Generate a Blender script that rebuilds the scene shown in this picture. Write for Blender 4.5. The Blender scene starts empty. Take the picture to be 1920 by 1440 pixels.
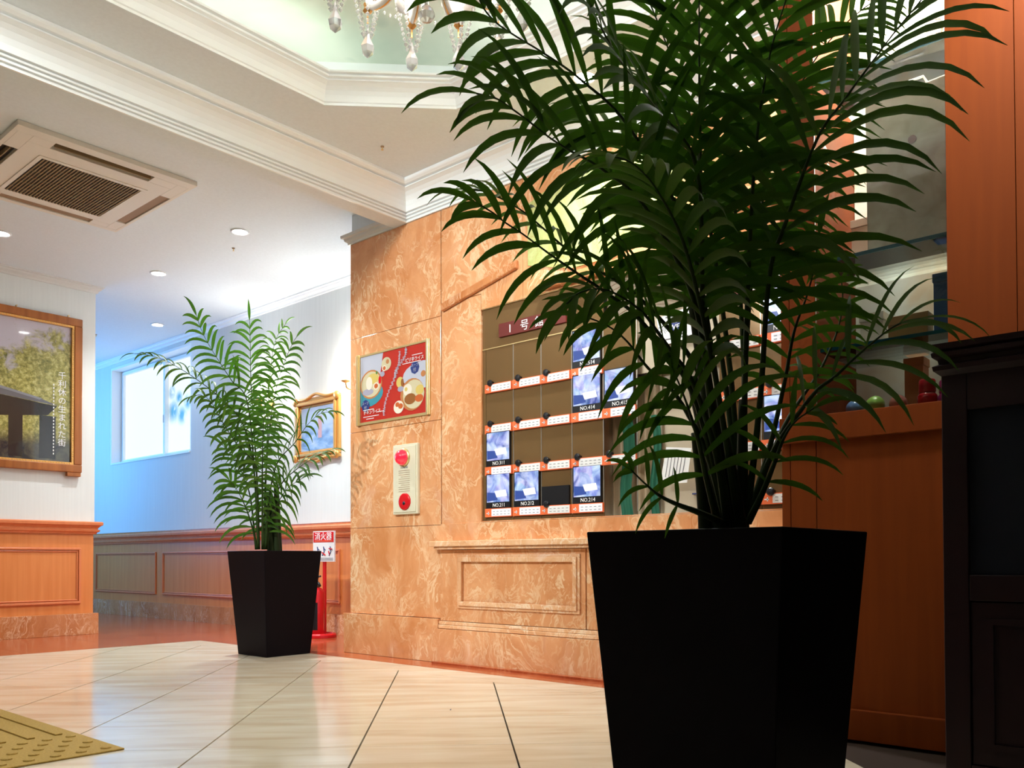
import bpy, bmesh, math, random
from mathutils import Vector, Matrix
random.seed(7)
C = bpy.context.scene.collection
SC = bpy.context.scene
R = math.radians

# ------------------------------------------------------------------ camera, world, light, exposure
cam_d = bpy.data.cameras.new('camera'); cam = bpy.data.objects.new('camera', cam_d); C.objects.link(cam)
cam_d.sensor_width = 36.0; cam_d.sensor_fit = 'HORIZONTAL'
cam_d.lens = 1611.773 / 1920 * 36.0
cam_d.shift_x = 0.0; cam_d.shift_y = (1019.367 - 720) / 1920
cam_d.clip_start = 0.02
HEAD = math.pi / 2 - 0.850771; PITCH = 0.0177833; ROLL = -0.00278364
fwd = Vector((math.cos(HEAD), math.sin(HEAD), 0)); rgt = Vector((math.sin(HEAD), -math.cos(HEAD), 0)); up = Vector((0, 0, 1))
f2 = fwd * math.cos(PITCH) + up * math.sin(PITCH)
u2 = -fwd * math.sin(PITCH) + up * math.cos(PITCH)
r3 = rgt * math.cos(ROLL) + u2 * math.sin(ROLL)
u3 = u2 * math.cos(ROLL) - rgt * math.sin(ROLL)
m = Matrix((r3, u3, -f2)).transposed().to_4x4(); m.translation = Vector((0, 0, 0.6))
cam.matrix_world = m
SC.camera = cam
SC.view_settings.view_transform = 'Standard'; SC.view_settings.look = 'None'
SC.view_settings.gamma = 1.0; SC.view_settings.use_curve_mapping = False
SC.view_settings.exposure = 1.04
W = bpy.data.worlds.new('world'); SC.world = W; W.use_nodes = True
W.node_tree.nodes['Background'].inputs[0].default_value = (0.75, 0.85, 1.0, 1)
W.node_tree.nodes['Background'].inputs[1].default_value = 0.1

def lamp(name, typ, loc, energy, col, size=0.1, rot=None, size_y=None, spot=None, blend=0.5):
    d = bpy.data.lights.new(name, typ); d.energy = energy; d.color = col
    if typ == 'AREA':
        d.shape = 'RECTANGLE'; d.size = size; d.size_y = size_y or size
    else: d.shadow_soft_size = size
    if typ == 'SPOT': d.spot_size = R(spot or 90); d.spot_blend = blend
    o = bpy.data.objects.new(name, d); C.objects.link(o); o.location = loc
    if rot: o.rotation_euler = rot
    return o
WARM = (1.0, 0.95, 0.88); NEUT = (0.95, 1.0, 1.0); BLUE = (0.12, 0.46, 1.0)
# chandelier glow, tray cove light, daylight entering the far end of the corridor, ceiling downlights
L_CHAND = lamp('chandelier_light', 'POINT', (1.75, 1.87, 2.62), 19, WARM, 0.16)
DAYL = lamp('corridor_daylight', 'AREA', (2.7, 10.4, 1.8), 40, BLUE, 1.3, (0, 0, 0), 1.8)
COVE = [lamp('cove_light', 'AREA', p, e, (0.93, 1.0, 0.86), sx, (R(180), 0, 0), sy) for p, sx, sy, e in [
    ((1.75, 3.50, 2.90), 1.9, 0.06, 1.2), ((3.06, 1.87, 2.90), 0.06, 2.0, 1.2), ((1.75, 0.2, 2.90), 1.9, 0.06, 1.2), ((0.4, 1.87, 2.90), 0.06, 2.0, 1.2)]]
# added unseen spots brightening the marble wall, the floor and the upper wood wall
def aim(o, tgt): o.rotation_euler = (Vector(tgt)-Vector(o.location)).to_track_quat('-Z', 'Y').to_euler()
aim(DAYL, (4.27, 7.9, 1.3))
WASH = [lamp('added_wash_spot', 'SPOT', p, e, NEUT, 0.08, (0,0,0), spot=sp, blend=0.8) for p, e, sp in [((0.1, 3.0, 2.78), 60, 62), ((0.1, 3.75, 2.78), 185, 62), ((-0.6, 2.0, 2.78), 50, 60), ((2.42, 0.35, 2.8), 62, 54)]]
for o_, t_ in zip(WASH, ((3.5, 2.9, 1.2), (3.5, 4.0, 1.4), (1.6, 3.6, 0.0), (2.9, 0.55, 2.05))): aim(o_, t_)
DOWN = [(3.161, 5.234), (3.201, 6.473), (2.094, 6.476), (3.20, 2.35), (3.24, 1.62), (0.2, 3.6), (0.6, 5.0), (3.9, 7.9)]
DOWN_E = [135, 50, 12, 80, 20, 30, 14, 6]

# ------------------------------------------------------------------ mesh helpers
class MB:
    def __init__(s): s.v = []; s.f = []
    def add(s, vs, fs):
        b = len(s.v); s.v += [tuple(v) for v in vs]; s.f += [tuple(i + b for i in f) for f in fs]; return s
    def box(s, x0, x1, y0, y1, z0, z1):
        x0, x1 = min(x0, x1), max(x0, x1); y0, y1 = min(y0, y1), max(y0, y1); z0, z1 = min(z0, z1), max(z0, z1)
        return s.add([(x0,y0,z0),(x1,y0,z0),(x1,y1,z0),(x0,y1,z0),(x0,y0,z1),(x1,y0,z1),(x1,y1,z1),(x0,y1,z1)],
                     [(0,3,2,1),(4,5,6,7),(0,1,5,4),(1,2,6,5),(2,3,7,6),(3,0,4,7)])
    def prism(s, poly, z0, z1):            # poly: list of xy, counter-clockwise
        n = len(poly)
        return s.add([(x,y,z0) for x,y in poly] + [(x,y,z1) for x,y in poly],
                     [tuple(range(n))[::-1], tuple(range(n, 2*n))] + [(i,(i+1)%n,n+(i+1)%n,n+i) for i in range(n)])
    def lathe(s, prof, c=(0,0,0), n=16, axis=(0,0,1)):
        ax = Vector(axis).normalized(); u = ax.orthogonal().normalized(); w = ax.cross(u); c = Vector(c)
        vs = []; fs = []
        for r, z in prof:
            for i in range(n):
                a = 2*math.pi*i/n; vs.append(c + ax*z + (u*math.cos(a) + w*math.sin(a))*max(r, 1e-5))
        for j in range(len(prof)-1):
            for i in range(n):
                k = (i+1) % n; fs.append((j*n+i, j*n+k, (j+1)*n+k, (j+1)*n+i))
        fs.append(tuple(range(n))[::-1]); fs.append(tuple(range((len(prof)-1)*n, len(prof)*n)))
        return s.add(vs, fs)
    def tube(s, pts, rad, n=8):
        pts = [Vector(p) for p in pts]
        if not isinstance(rad, (list, tuple)): rad = [rad]*len(pts)
        vs = []; fs = []; u = None
        for j, p in enumerate(pts):
            t = (pts[min(j+1, len(pts)-1)] - pts[max(j-1, 0)]).normalized()
            if u is None: u = t.orthogonal().normalized()
            u = (u - t*u.dot(t)).normalized(); w = t.cross(u)
            for i in range(n):
                a = 2*math.pi*i/n; vs.append(p + (u*math.cos(a) + w*math.sin(a))*rad[j])
        for j in range(len(pts)-1):
            for i in range(n):
                k = (i+1) % n; fs.append((j*n+i, j*n+k, (j+1)*n+k, (j+1)*n+i))
        fs.append(tuple(range(n))[::-1]); fs.append(tuple(range((len(pts)-1)*n, len(pts)*n)))
        return s.add(vs, fs)
    def sweep(s, path, prof, closed=False):   # path of xy with inward side on the LEFT; prof of (offset, z)
        P = [Vector((x, y)) for x, y in path]; n = len(P); rings = []
        for i in range(n):
            def nd(a, b):
                d = (P[b]-P[a]).normalized(); return Vector((-d.y, d.x))
            if closed: n1 = nd((i-1) % n, i); n2 = nd(i, (i+1) % n)
            else:
                n1 = nd(i-1, i) if i > 0 else nd(i, i+1); n2 = nd(i, i+1) if i < n-1 else n1
            b = (n1+n2); b = b / (1 + n1.dot(n2))
            rings.append([(P[i].x + b.x*o, P[i].y + b.y*o, z) for o, z in prof])
        m_ = len(prof); vs = [v for r_ in rings for v in r_]; fs = []
        for i in range(n if closed else n-1):
            k = (i+1) % n
            for j in range(m_-1): fs.append((i*m_+j, k*m_+j, k*m_+j+1, i*m_+j+1))
        if not closed:
            fs.append(tuple(range(m_))); fs.append(tuple(range((n-1)*m_, n*m_))[::-1])
        return s.add(vs, fs)
    def frameX(s, X, y0, y1, z0, z1, w, h):   # picture-frame moulding on an X = const wall facing -X
        for a in (s.box(X-h, X, y0, y1, z1-w, z1), s.box(X-h, X, y0, y1, z0, z0+w), s.box(X-h, X, y0, y0+w, z0+w, z1-w), s.box(X-h, X, y1-w, y1, z0+w, z1-w)): pass
        return s
    def frameY(s, Y, x0, x1, z0, z1, w, h):
        s.box(x0, x1, Y-h, Y, z1-w, z1); s.box(x0, x1, Y-h, Y, z0, z0+w); s.box(x0, x0+w, Y-h, Y, z0+w, z1-w); s.box(x1-w, x1, Y-h, Y, z0+w, z1-w)
        return s
    def obj(s, name, m=None, parent=None, smooth=False, bevel=0, fix=True):
        me = bpy.data.meshes.new(name); me.from_pydata(s.v, [], s.f); me.update()
        if fix:
            bm = bmesh.new(); bm.from_mesh(me); bmesh.ops.recalc_face_normals(bm, faces=bm.faces); bm.to_mesh(me); bm.free()
        o = bpy.data.objects.new(name, me); C.objects.link(o)
        if m: me.materials.append(m)
        if smooth:
            for p in me.polygons: p.use_smooth = True
        if bevel:
            b = o.modifiers.new('bevel', 'BEVEL'); b.width = bevel; b.segments = 2; b.limit_method = 'ANGLE'
        if parent: put(o, parent)
        return o
def put(o, parent):            # parent keeping world coordinates (parents are unrotated)
    o.parent = parent
    p = parent; off = Vector((0,0,0))
    while p: off += Vector(p.location); p = p.parent
    o.location = Vector(o.location) - off
def tag(o, label=None, cat=None, group=None, kind=None):
    if label: o['label'] = label
    if cat: o['category'] = cat
    if group: o['group'] = group
    if kind: o['kind'] = kind
    return o
def thing(name, loc, label, cat, group=None):
    o = bpy.data.objects.new(name, None); C.objects.link(o); o.location = loc; o.empty_display_size = 0.05
    return tag(o, label, cat, group)
def struct(name, loc=(0,0,0)):
    o = bpy.data.objects.new(name, None); C.objects.link(o); o.location = loc; o['kind'] = 'structure'; o.empty_display_size = 0.05
    return o
def text(body, size, m, parent, name, origin, wall='X', align='LEFT', extr=0.0006, rotz=0.0, sx=1.0):
    cu = bpy.data.curves.new(name, 'FONT'); cu.body = body; cu.size = size; cu.align_x = align; cu.extrude = extr; cu.resolution_u = 2
    t = bpy.data.objects.new(name, cu); C.objects.link(t)
    bpy.context.view_layer.update()
    me = bpy.data.meshes.new_from_object(t.evaluated_get(bpy.context.evaluated_depsgraph_get()))
    bpy.data.objects.remove(t)
    ex, ez = (Vector((0,-1,0)), Vector((-1,0,0))) if wall == 'X' else (Vector((1,0,0)), Vector((0,-1,0)))
    ey = Vector((0,0,1)); c_, s_ = math.cos(rotz), math.sin(rotz)
    for v in me.vertices:
        x, y = v.co.x*sx, v.co.y; x, y = x*c_-y*s_, x*s_+y*c_
        v.co = Vector(origin) + ex*x + ey*y + ez*v.co.z
    me.materials.clear(); me.materials.append(m)
    o = bpy.data.objects.new(name, me); C.objects.link(o)
    if parent: put(o, parent)
    return o

# ------------------------------------------------------------------ materials
def mat(name, col, rough=0.5, metal=0.0, emit=None, es=0.0, coat=0.0, trans=0.0, ior=1.45, spec=0.5, alpha=1.0):
    m_ = bpy.data.materials.new(name); m_.use_nodes = True; b = m_.node_tree.nodes['Principled BSDF']
    b.inputs['Base Color'].default_value = (*col, 1); b.inputs['Roughness'].default_value = rough; b.inputs['Metallic'].default_value = metal
    b.inputs['Coat Weight'].default_value = coat; b.inputs['Transmission Weight'].default_value = trans; b.inputs['IOR'].default_value = ior
    b.inputs['Specular IOR Level'].default_value = spec; b.inputs['Alpha'].default_value = alpha
    if emit: b.inputs['Emission Color'].default_value = (*emit, 1); b.inputs['Emission Strength'].default_value = es
    return m_
def N(m_, t, **k):
    n = m_.node_tree.nodes.new(t)
    for a, v in k.items():
        if a in n.inputs.keys() if hasattr(n.inputs, 'keys') else False: n.inputs[a].default_value = v
        else: setattr(n, a, v)
    return n
def link(m_, a, b): m_.node_tree.links.new(a, b)
def coords(m_, scale=(1,1,1)):
    g = N(m_, 'ShaderNodeNewGeometry'); mp = N(m_, 'ShaderNodeMapping'); mp.inputs['Scale'].default_value = scale
    link(m_, g.outputs['Position'], mp.inputs['Vector']); return mp.outputs['Vector']
def ramp(m_, fac, stops):
    r_ = N(m_, 'ShaderNodeValToRGB'); e = r_.color_ramp.elements
    while len(e) < len(stops): e.new(0.5)
    for el, (p, c) in zip(e, stops): el.position = p; el.color = (*c, 1) if len(c) == 3 else c
    link(m_, fac, r_.inputs[0]); return r_.outputs[0]
def noise(m_, vec, sc, det=4, dist=0.0, rough=0.5):
    n = N(m_, 'ShaderNodeTexNoise'); n.inputs['Scale'].default_value = sc; n.inputs['Detail'].default_value = det
    n.inputs['Distortion'].default_value = dist; n.inputs['Roughness'].default_value = rough
    link(m_, vec, n.inputs['Vector']); return n.outputs['Fac']
def mix(m_, fac, a, b, typ='MIX'):
    n = N(m_, 'ShaderNodeMix', data_type='RGBA', blend_type=typ)
    for i, v in ((0, fac), (6, a), (7, b)):
        if hasattr(v, 'node'): link(m_, v, n.inputs[i])
        else: n.inputs[i].default_value = v if i == 0 else (*v, 1)
    return n.outputs[2]
def base(m_, c): link(m_, c, m_.node_tree.nodes['Principled BSDF'].inputs['Base Color'])
def bump(m_, h, st=0.2, d=0.002):
    b = N(m_, 'ShaderNodeBump'); b.inputs['Strength'].default_value = st; b.inputs['Distance'].default_value = d
    link(m_, h, b.inputs['Height']); link(m_, b.outputs[0], m_.node_tree.nodes['Principled BSDF'].inputs['Normal'])

def marble_mat(name, lo, hi, vein, rough=0.1, sc=2.6):
    m_ = mat(name, hi, rough); v = coords(m_, (1, 1, 0.7))
    w = N(m_, 'ShaderNodeTexNoise'); w.inputs['Scale'].default_value = 2.4; w.inputs['Detail'].default_value = 4; link(m_, v, w.inputs['Vector'])
    vm = N(m_, 'ShaderNodeVectorMath', operation='MULTIPLY_ADD'); link(m_, w.outputs['Color'], vm.inputs[0]); vm.inputs[1].default_value = (0.6, 0.6, 0.6); link(m_, v, vm.inputs[2])
    n1 = noise(m_, vm.outputs[0], sc*1.3, 7, 0.6, 0.62)
    c = ramp(m_, n1, [(0.32, lo), (0.5, tuple((a*0.4+b*0.6) for a, b in zip(lo, hi))), (0.62, hi)])
    def veins(s_, dist, w0, amt, gate):
        n2 = noise(m_, vm.outputs[0], s_, 5, dist, 0.62)
        mk = ramp(m_, n2, [(0.5-w0, (0,0,0)), (0.497, (1,1,1)), (0.506, (0.9,0.9,0.9)), (0.5+w0, (0,0,0))])
        pm = ramp(m_, noise(m_, v, gate, 2, 0.5), [(0.40, (0,0,0)), (0.60, (1,1,1))])
        mm = N(m_, 'ShaderNodeMath', operation='MULTIPLY'); link(m_, mk, mm.inputs[0]); link(m_, pm, mm.inputs[1])
        m2 = N(m_, 'ShaderNodeMath', operation='MULTIPLY'); link(m_, mm.outputs[0], m2.inputs[0]); m2.inputs[1].default_value = amt; return m2.outputs[0]
    c = mix(m_, veins(sc*1.6, 1.6, 0.035, 0.75, 3.5), c, vein)
    c = mix(m_, veins(sc*3.6, 1.0, 0.03, 0.5, 5.0), c, vein)
    pt = ramp(m_, noise(m_, vm.outputs[0], 4.5, 3, 0.3), [(0.60, (0,0,0)), (0.78, (1,1,1))])
    k = N(m_, 'ShaderNodeMath', operation='MULTIPLY'); link(m_, pt, k.inputs[0]); k.inputs[1].default_value = 0.35
    c = mix(m_, k.outputs[0], c, tuple(x*0.9 for x in (vein[0], vein[1]*0.92, vein[2]*1.15)))
    base(m_, c); return m_
M = {}
M['marble'] = marble_mat('orange_marble', (0.60, 0.235, 0.085), (0.77, 0.38, 0.18), (0.88, 0.66, 0.42), 0.12)
M['marble_base'] = marble_mat('marble_baseboard', (0.50, 0.17, 0.055), (0.66, 0.28, 0.11), (0.84, 0.56, 0.36), 0.16, 3.5)
M['marble_pale'] = marble_mat('pale_marble_moulding', (0.68, 0.32, 0.14), (0.84, 0.52, 0.30), (0.92, 0.76, 0.56), 0.12, 3.5)
M['marble_green'] = marble_mat('green_onyx', (0.40, 0.46, 0.14), (0.56, 0.60, 0.26), (0.42, 0.24, 0.07), 0.2, 4.5)
M['red_floor'] = marble_mat('red_floor_marble', (0.34, 0.06, 0.02), (0.44, 0.10, 0.035), (0.52, 0.18, 0.08), 0.14, 4.0)
def tile_mat():
    m_ = mat('beige_floor_tile', (0.7, 0.55, 0.36), 0.13)
    r_ = N(m_, 'ShaderNodeVectorRotate', rotation_type='Z_AXIS'); r_.inputs['Angle'].default_value = R(45)
    g = N(m_, 'ShaderNodeNewGeometry'); link(m_, g.outputs['Position'], r_.inputs['Vector'])
    mp = N(m_, 'ShaderNodeMapping'); mp.inputs['Scale'].default_value = (2.0, 12, 1); link(m_, r_.outputs[0], mp.inputs['Vector'])
    n1 = noise(m_, mp.outputs[0], 1.0, 4, 0.4)
    base(m_, ramp(m_, n1, [(0.3, (0.62, 0.50, 0.35)), (0.5, (0.70, 0.61, 0.46)), (0.72, (0.76, 0.70, 0.57))]))
    return m_
M['tile'] = tile_mat()
M['grout'] = mat('floor_grout', (0.04, 0.022, 0.014), 0.8)
def wood(name, a, b, rough=0.3, sc=(30, 30, 1.5)):
    m_ = mat(name, a, rough); n1 = noise(m_, coords(m_, sc), 1.0, 4, 0.3); base(m_, ramp(m_, n1, [(0.3, a), (0.7, b)])); return m_
M['wood'] = wood('orange_wood', (0.70, 0.23, 0.06), (0.78, 0.29, 0.09), 0.35)
M['rail'] = wood('salmon_rail', (0.72, 0.22, 0.085), (0.78, 0.27, 0.11), 0.3)
M['wood_dark'] = wood('brown_wood', (0.185, 0.034, 0.0035), (0.215, 0.042, 0.0045), 0.6)
M['wood_dark'].node_tree.nodes['Principled BSDF'].inputs['Specular IOR Level'].default_value = 0.15
M['cabinet'] = wood('dark_mahogany', (0.014, 0.0025, 0.005), (0.020, 0.004, 0.007), 0.5)
M['cabinet_navy'] = mat('navy_panel', (0.003, 0.006, 0.018), 0.55)
def wallpaper(name, col):
    m_ = mat(name, col, 0.85); n1 = noise(m_, coords(m_, (60, 60, 2)), 1.0, 3)
    base(m_, ramp(m_, n1, [(0.35, tuple(c*0.965 for c in col)), (0.65, col)])); bump(m_, n1, 0.15, 0.001); return m_
M['paper'] = wallpaper('cream_wallpaper', (0.76, 0.80, 0.80))
M['ceil'] = wallpaper('beige_ceiling', (0.79, 0.88, 0.94))
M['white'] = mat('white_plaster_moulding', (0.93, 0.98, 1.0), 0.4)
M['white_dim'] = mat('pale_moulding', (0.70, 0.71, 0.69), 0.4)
def tray():
    m_ = mat('painted_tray_ceiling', (0.8, 0.86, 0.78), 0.7); v = coords(m_)
    n1 = noise(m_, v, 1.6, 3, 0.4); c = ramp(m_, n1, [(0.3, (0.62, 0.72, 0.62)), (0.5, (0.80, 0.86, 0.76)), (0.7, (0.90, 0.92, 0.84))])
    n2 = noise(m_, v, 3.1, 2, 0.3); k = ramp(m_, n2, [(0.64, (0,0,0)), (0.76, (1,1,1))]); mm = N(m_, 'ShaderNodeMath', operation='MULTIPLY'); link(m_, k, mm.inputs[0]); mm.inputs[1].default_value = 0.6
    base(m_, mix(m_, mm.outputs[0], c, (0.30, 0.45, 0.42))); return m_
M['tray'] = tray()
M['pot'] = mat('black_planter', (0.005, 0.004, 0.006), 0.55, spec=0.08)
M['soil'] = mat('planter_soil', (0.03, 0.02, 0.012), 0.95)
def leaf():
    m_ = mat('palm_leaf', (0.05, 0.14, 0.02), 0.5, spec=0.25)
    oi = N(m_, 'ShaderNodeObjectInfo'); c = ramp(m_, oi.outputs['Random'], [(0.0, (0.024, 0.064, 0.007)), (0.5, (0.036, 0.098, 0.010)), (1.0, (0.075, 0.14, 0.016))])
    base(m_, c); b = m_.node_tree.nodes['Principled BSDF']; tr = N(m_, 'ShaderNodeBsdfTranslucent'); tr.inputs[0].default_value = (0.07, 0.22, 0.012, 1)
    ms = N(m_, 'ShaderNodeMixShader'); ms.inputs[0].default_value = 0.22; out = m_.node_tree.nodes['Material Output']
    link(m_, b.outputs[0], ms.inputs[1]); link(m_, tr.outputs[0], ms.inputs[2]); link(m_, ms.outputs[0], out.inputs[0]); return m_
M['leaf'] = leaf()
M['stem'] = mat('palm_stem', (0.025, 0.05, 0.01), 0.6, spec=0.2)
M['sheath'] = mat('palm_sheath', (0.018, 0.03, 0.008), 0.6, spec=0.2)
M['gold'] = mat('gilt_frame', (0.80, 0.42, 0.12), 0.3, 0.6)
M['brass'] = mat('pale_brass', (0.75, 0.58, 0.28), 0.3, 0.6)
M['frame_brown'] = wood('walnut_frame', (0.28, 0.085, 0.015), (0.42, 0.14, 0.03), 0.3)
M['glass'] = mat('clear_glass', (1, 1, 1), 0.02, trans=1.0, ior=1.45)
def thin_glass():
    m_ = bpy.data.materials.new('thin_clear_glass'); m_.use_nodes = True; t = m_.node_tree; t.nodes.remove(t.nodes['Principled BSDF'])
    tr = t.nodes.new('ShaderNodeBsdfTransparent'); tr.inputs[0].default_value = (0.96, 0.98, 0.97, 1); gl = t.nodes.new('ShaderNodeBsdfGlossy'); gl.inputs['Roughness'].default_value = 0.02
    fr = t.nodes.new('ShaderNodeFresnel'); fr.inputs[0].default_value = 1.45; ms = t.nodes.new('ShaderNodeMixShader')
    t.links.new(fr.outputs[0], ms.inputs[0]); t.links.new(tr.outputs[0], ms.inputs[1]); t.links.new(gl.outputs[0], ms.inputs[2]); t.links.new(ms.outputs[0], t.nodes['Material Output'].inputs[0]); return m_
M['thin_glass'] = thin_glass()
M['crystal'] = mat('cut_crystal', (0.95, 0.96, 0.97), 0.08, trans=0.7, ior=1.5, emit=None)
M['milk'] = mat('milk_glass', (0.94, 0.94, 0.93), 0.15)
M['black'] = mat('black_plastic', (0.008, 0.008, 0.010), 0.35)
M['red'] = mat('red_enamel', (0.62, 0.012, 0.018), 0.2)
M['red_dark'] = mat('sign_maroon', (0.13, 0.012, 0.007), 0.5)
M['orange'] = mat('orange_card', (0.85, 0.16, 0.045), 0.5)
M['card'] = mat('white_card', (0.80, 0.80, 0.80), 0.5)
M['ink'] = mat('grey_ink', (0.16, 0.16, 0.18), 0.6)
M['navy'] = mat('navy_ink', (0.02, 0.035, 0.16), 0.5)
M['white_p'] = mat('white_paint', (0.86, 0.86, 0.86), 0.5)
M['ac'] = mat('ivory_plastic', (0.82, 0.80, 0.73), 0.5)
M['ac_dark'] = mat('louvre_shadow', (0.035, 0.027, 0.018), 0.6)
M['ac_slat'] = mat('grille_brown', (0.30, 0.22, 0.11), 0.6)
M['flap'] = mat('brown_flap', (0.33, 0.22, 0.13), 0.6)
M['lampface'] = mat('lamp_lens', (1, 1, 1), 0.4, emit=(1, 0.98, 0.95), es=20)
M['flame'] = mat('candle_bulb', (1, 1, 1), 0.4, emit=(1.0, 0.93, 0.8), es=60)
M['chand_bulb'] = mat('chandelier_bulb', (1, 1, 1), 0.4, emit=(1.0, 0.9, 0.74), es=22)
M['alarm'] = mat('ivory_metal', (0.70, 0.66, 0.50), 0.4)
M['mirror'] = None

# ------------------------------------------------------------------ floor
floor = struct('floor')
MB().box(-2.2, 4.6, -1.2, 10.75, -0.06, -0.011).obj('grout_bed', M['grout'], floor)
def clip(poly, a, b, c):      # keep a*x+b*y<=c
    out = []
    for i in range(len(poly)):
        p, q = poly[i], poly[(i+1) % len(poly)]; dp, dq = a*p[0]+b*p[1]-c, a*q[0]+b*q[1]-c
        if dp <= 0: out.append(p)
        if (dp < 0 < dq) or (dq < 0 < dp):
            t = dp/(dp-dq); out.append((p[0]+(q[0]-p[0])*t, p[1]+(q[1]-p[1])*t))
    return out
S2 = math.sqrt(2)
for i in range(-3, 8):          # u = y - x bands (dark joints), v = x + y bands (fine joints)
    for j in range(-1, 14):
        u0, u1 = 0.437+0.695*i+0.0042, 0.437+0.695*(i+1)-0.0042
        v0, v1 = 4.645+0.70*(j-6)+0.0012, 4.645+0.70*(j-5)-0.0012
        poly = [((v-u)/2, (v+u)/2) for u, v in ((u0,v0),(u0,v1),(u1,v1),(u1,v0))]
        poly = poly[::-1]
        for h in ((1,0,3.098),(0,1,5.976),(-1,0,0.6),(0,-1,0.6)): poly = clip(poly, *h) if poly else poly
        if len(poly) < 3: continue
        ar = abs(sum(poly[k][0]*poly[(k+1)%len(poly)][1]-poly[(k+1)%len(poly)][0]*poly[k][1] for k in range(len(poly))))/2
        if ar < 0.002: continue
        if sum(poly[k][0]*poly[(k+1)%len(poly)][1]-poly[(k+1)%len(poly)][0]*poly[k][1] for k in range(len(poly))) < 0: poly = poly[::-1]
        MB().prism(poly, -0.0108, 0.0).obj('floor_tile', M['tile'], floor)
y = -1.2
while y < 5.97:
    MB().box(3.1, 3.288, y+0.001, min(y+0.695, 5.976)-0.001, -0.0108, 0).obj('floor_tile', M['tile'], floor); y += 0.695
MB().box(-2.2, -0.602, -1.2, 5.976, -0.0108, 0).box(-0.6, 3.098, -1.2, -0.602, -0.0108, 0).obj('outer_tiles', M['tile'], floor)
y = 1.28
while y < 4.4:
    MB().box(3.29, 3.47, y+0.0008, min(y+0.6, 4.48)-0.0008, -0.0108, 0.0005).obj('border_slab', M['red_floor'], floor); y += 0.6
y = 4.48
while y < 10.5:
    x = -1.0 if y >= 5.97 else 3.29
    y1 = min(y+0.6, 5.978) if y < 5.97 else y+0.6
    while x < 4.25:
        x1 = min(x+0.62, 4.25)
        MB().box(x+0.0008, x1-0.0008, y+0.0008, y1-0.0008, -0.0108, 0.0005).obj('border_slab', M['red_floor'], floor); x = x1
    y = y1
MB().box(-2.2, -1.001, 5.979, 10.6, -0.0108, 0).obj('outer_slabs', M['red_floor'], floor)

# ------------------------------------------------------------------ ceiling, beam, cornices
ceil = struct('ceiling')
OX0, OX1, OY0, OY1, CH = 0.49, 3.01, 0.28, 3.46, 0.46
octp = [(OX0+CH,OY0),(OX1-CH,OY0),(OX1,OY0+CH),(OX1,OY1-CH),(OX1-CH,OY1),(OX0+CH,OY1),(OX0,OY1-CH),(OX0,OY0+CH)]
outr = [(-2.2,-1.2),(3.5,-1.2),(3.5,3.92),(-2.2,3.92)]
vs = [(x,y,2.84) for x,y in outr+octp]; fs = []
for k in range(4):
    a, b = k, (k+1) % 4; p, q = 4+2*k, 4+2*k+1; nx = 4+(2*k+2) % 8
    fs.append((a, b, q, p)); fs.append((b, nx, q))
MB().add([v for v in vs], fs).obj('lobby_ceiling', M['ceil'], ceil, fix=False)
MB().box(-2.2, 4.5, 4.035, 10.7, 2.84, 2.9).obj('corridor_ceiling', M['ceil'], ceil)
MB().box(-2.2, 3.5, 3.9205, 4.0345, 2.65, 2.9).obj('beam', M['ceil'], ceil)
MB().sweep(octp, [(0,2.84),(0,2.852),(0.006,2.856),(0.009,2.866),(0.014,2.884),(0.024,2.902),(0.040,2.917),(0.058,2.926),(0.068,2.929),(0.064,2.934),(0.064,2.937),(0.083,2.939),(0.084,2.947),(0.078,2.949),(0.078,2.952),(0.098,2.953),(0.1,2.962),(0,2.966)], closed=True).obj('tray_moulding', M['white'], ceil, smooth=False)
MB().sweep(octp, [(-0.004,2.8402),(-0.25,2.8402),(-0.25,3.2)], closed=True).obj('tray_side', M['white'], ceil, fix=False)
q = 0.26*math.tan(R(22.5)); e = 0.26
big = [(OX0+CH-q,OY0-e),(OX1-CH+q,OY0-e),(OX1+e,OY0+CH-q),(OX1+e,OY1-CH+q),(OX1-CH+q,OY1+e),(OX0+CH-q,OY1+e),(OX0-e,OY1-CH+q),(OX0-e,OY0+CH-q)]
MB().prism(big, 3.2, 3.24).obj('tray_top', M['tray'], ceil)
CROWN = [(0,2.65),(0.010,2.65),(0.012,2.661),(0.006,2.663),(0.006,2.666),(0.021,2.667),(0.022,2.677),(0.014,2.679),(0.014,2.682),(0.031,2.683),(0.032,2.692),(0.024,2.694),(0.024,2.697),(0.043,2.698),(0.047,2.728),(0.056,2.752),(0.071,2.775),(0.090,2.791),(0.112,2.799),(0.119,2.800),(0.119,2.806),(0.110,2.808),(0.110,2.811),(0.132,2.813),(0.146,2.822),(0.150,2.828),(0.150,2.8395),(0,2.8395)]
MB().sweep([(2.9,-1.2),(2.9,1.28),(3.5,1.28),(3.5,3.92),(-2.2,3.92)], CROWN).obj('lobby_cornice', M['white'], ceil)
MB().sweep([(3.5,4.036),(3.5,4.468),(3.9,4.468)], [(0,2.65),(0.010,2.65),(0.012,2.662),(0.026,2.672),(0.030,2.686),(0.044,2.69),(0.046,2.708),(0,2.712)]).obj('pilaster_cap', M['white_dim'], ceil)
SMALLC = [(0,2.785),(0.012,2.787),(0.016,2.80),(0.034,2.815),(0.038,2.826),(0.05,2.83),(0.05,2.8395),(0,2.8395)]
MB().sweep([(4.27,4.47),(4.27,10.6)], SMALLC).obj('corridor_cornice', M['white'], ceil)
MB().sweep([(3.03,7.34),(3.03,7.2),(-2.2,7.2)], SMALLC).obj('corridor_cornice', M['white_dim'], ceil)

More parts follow.
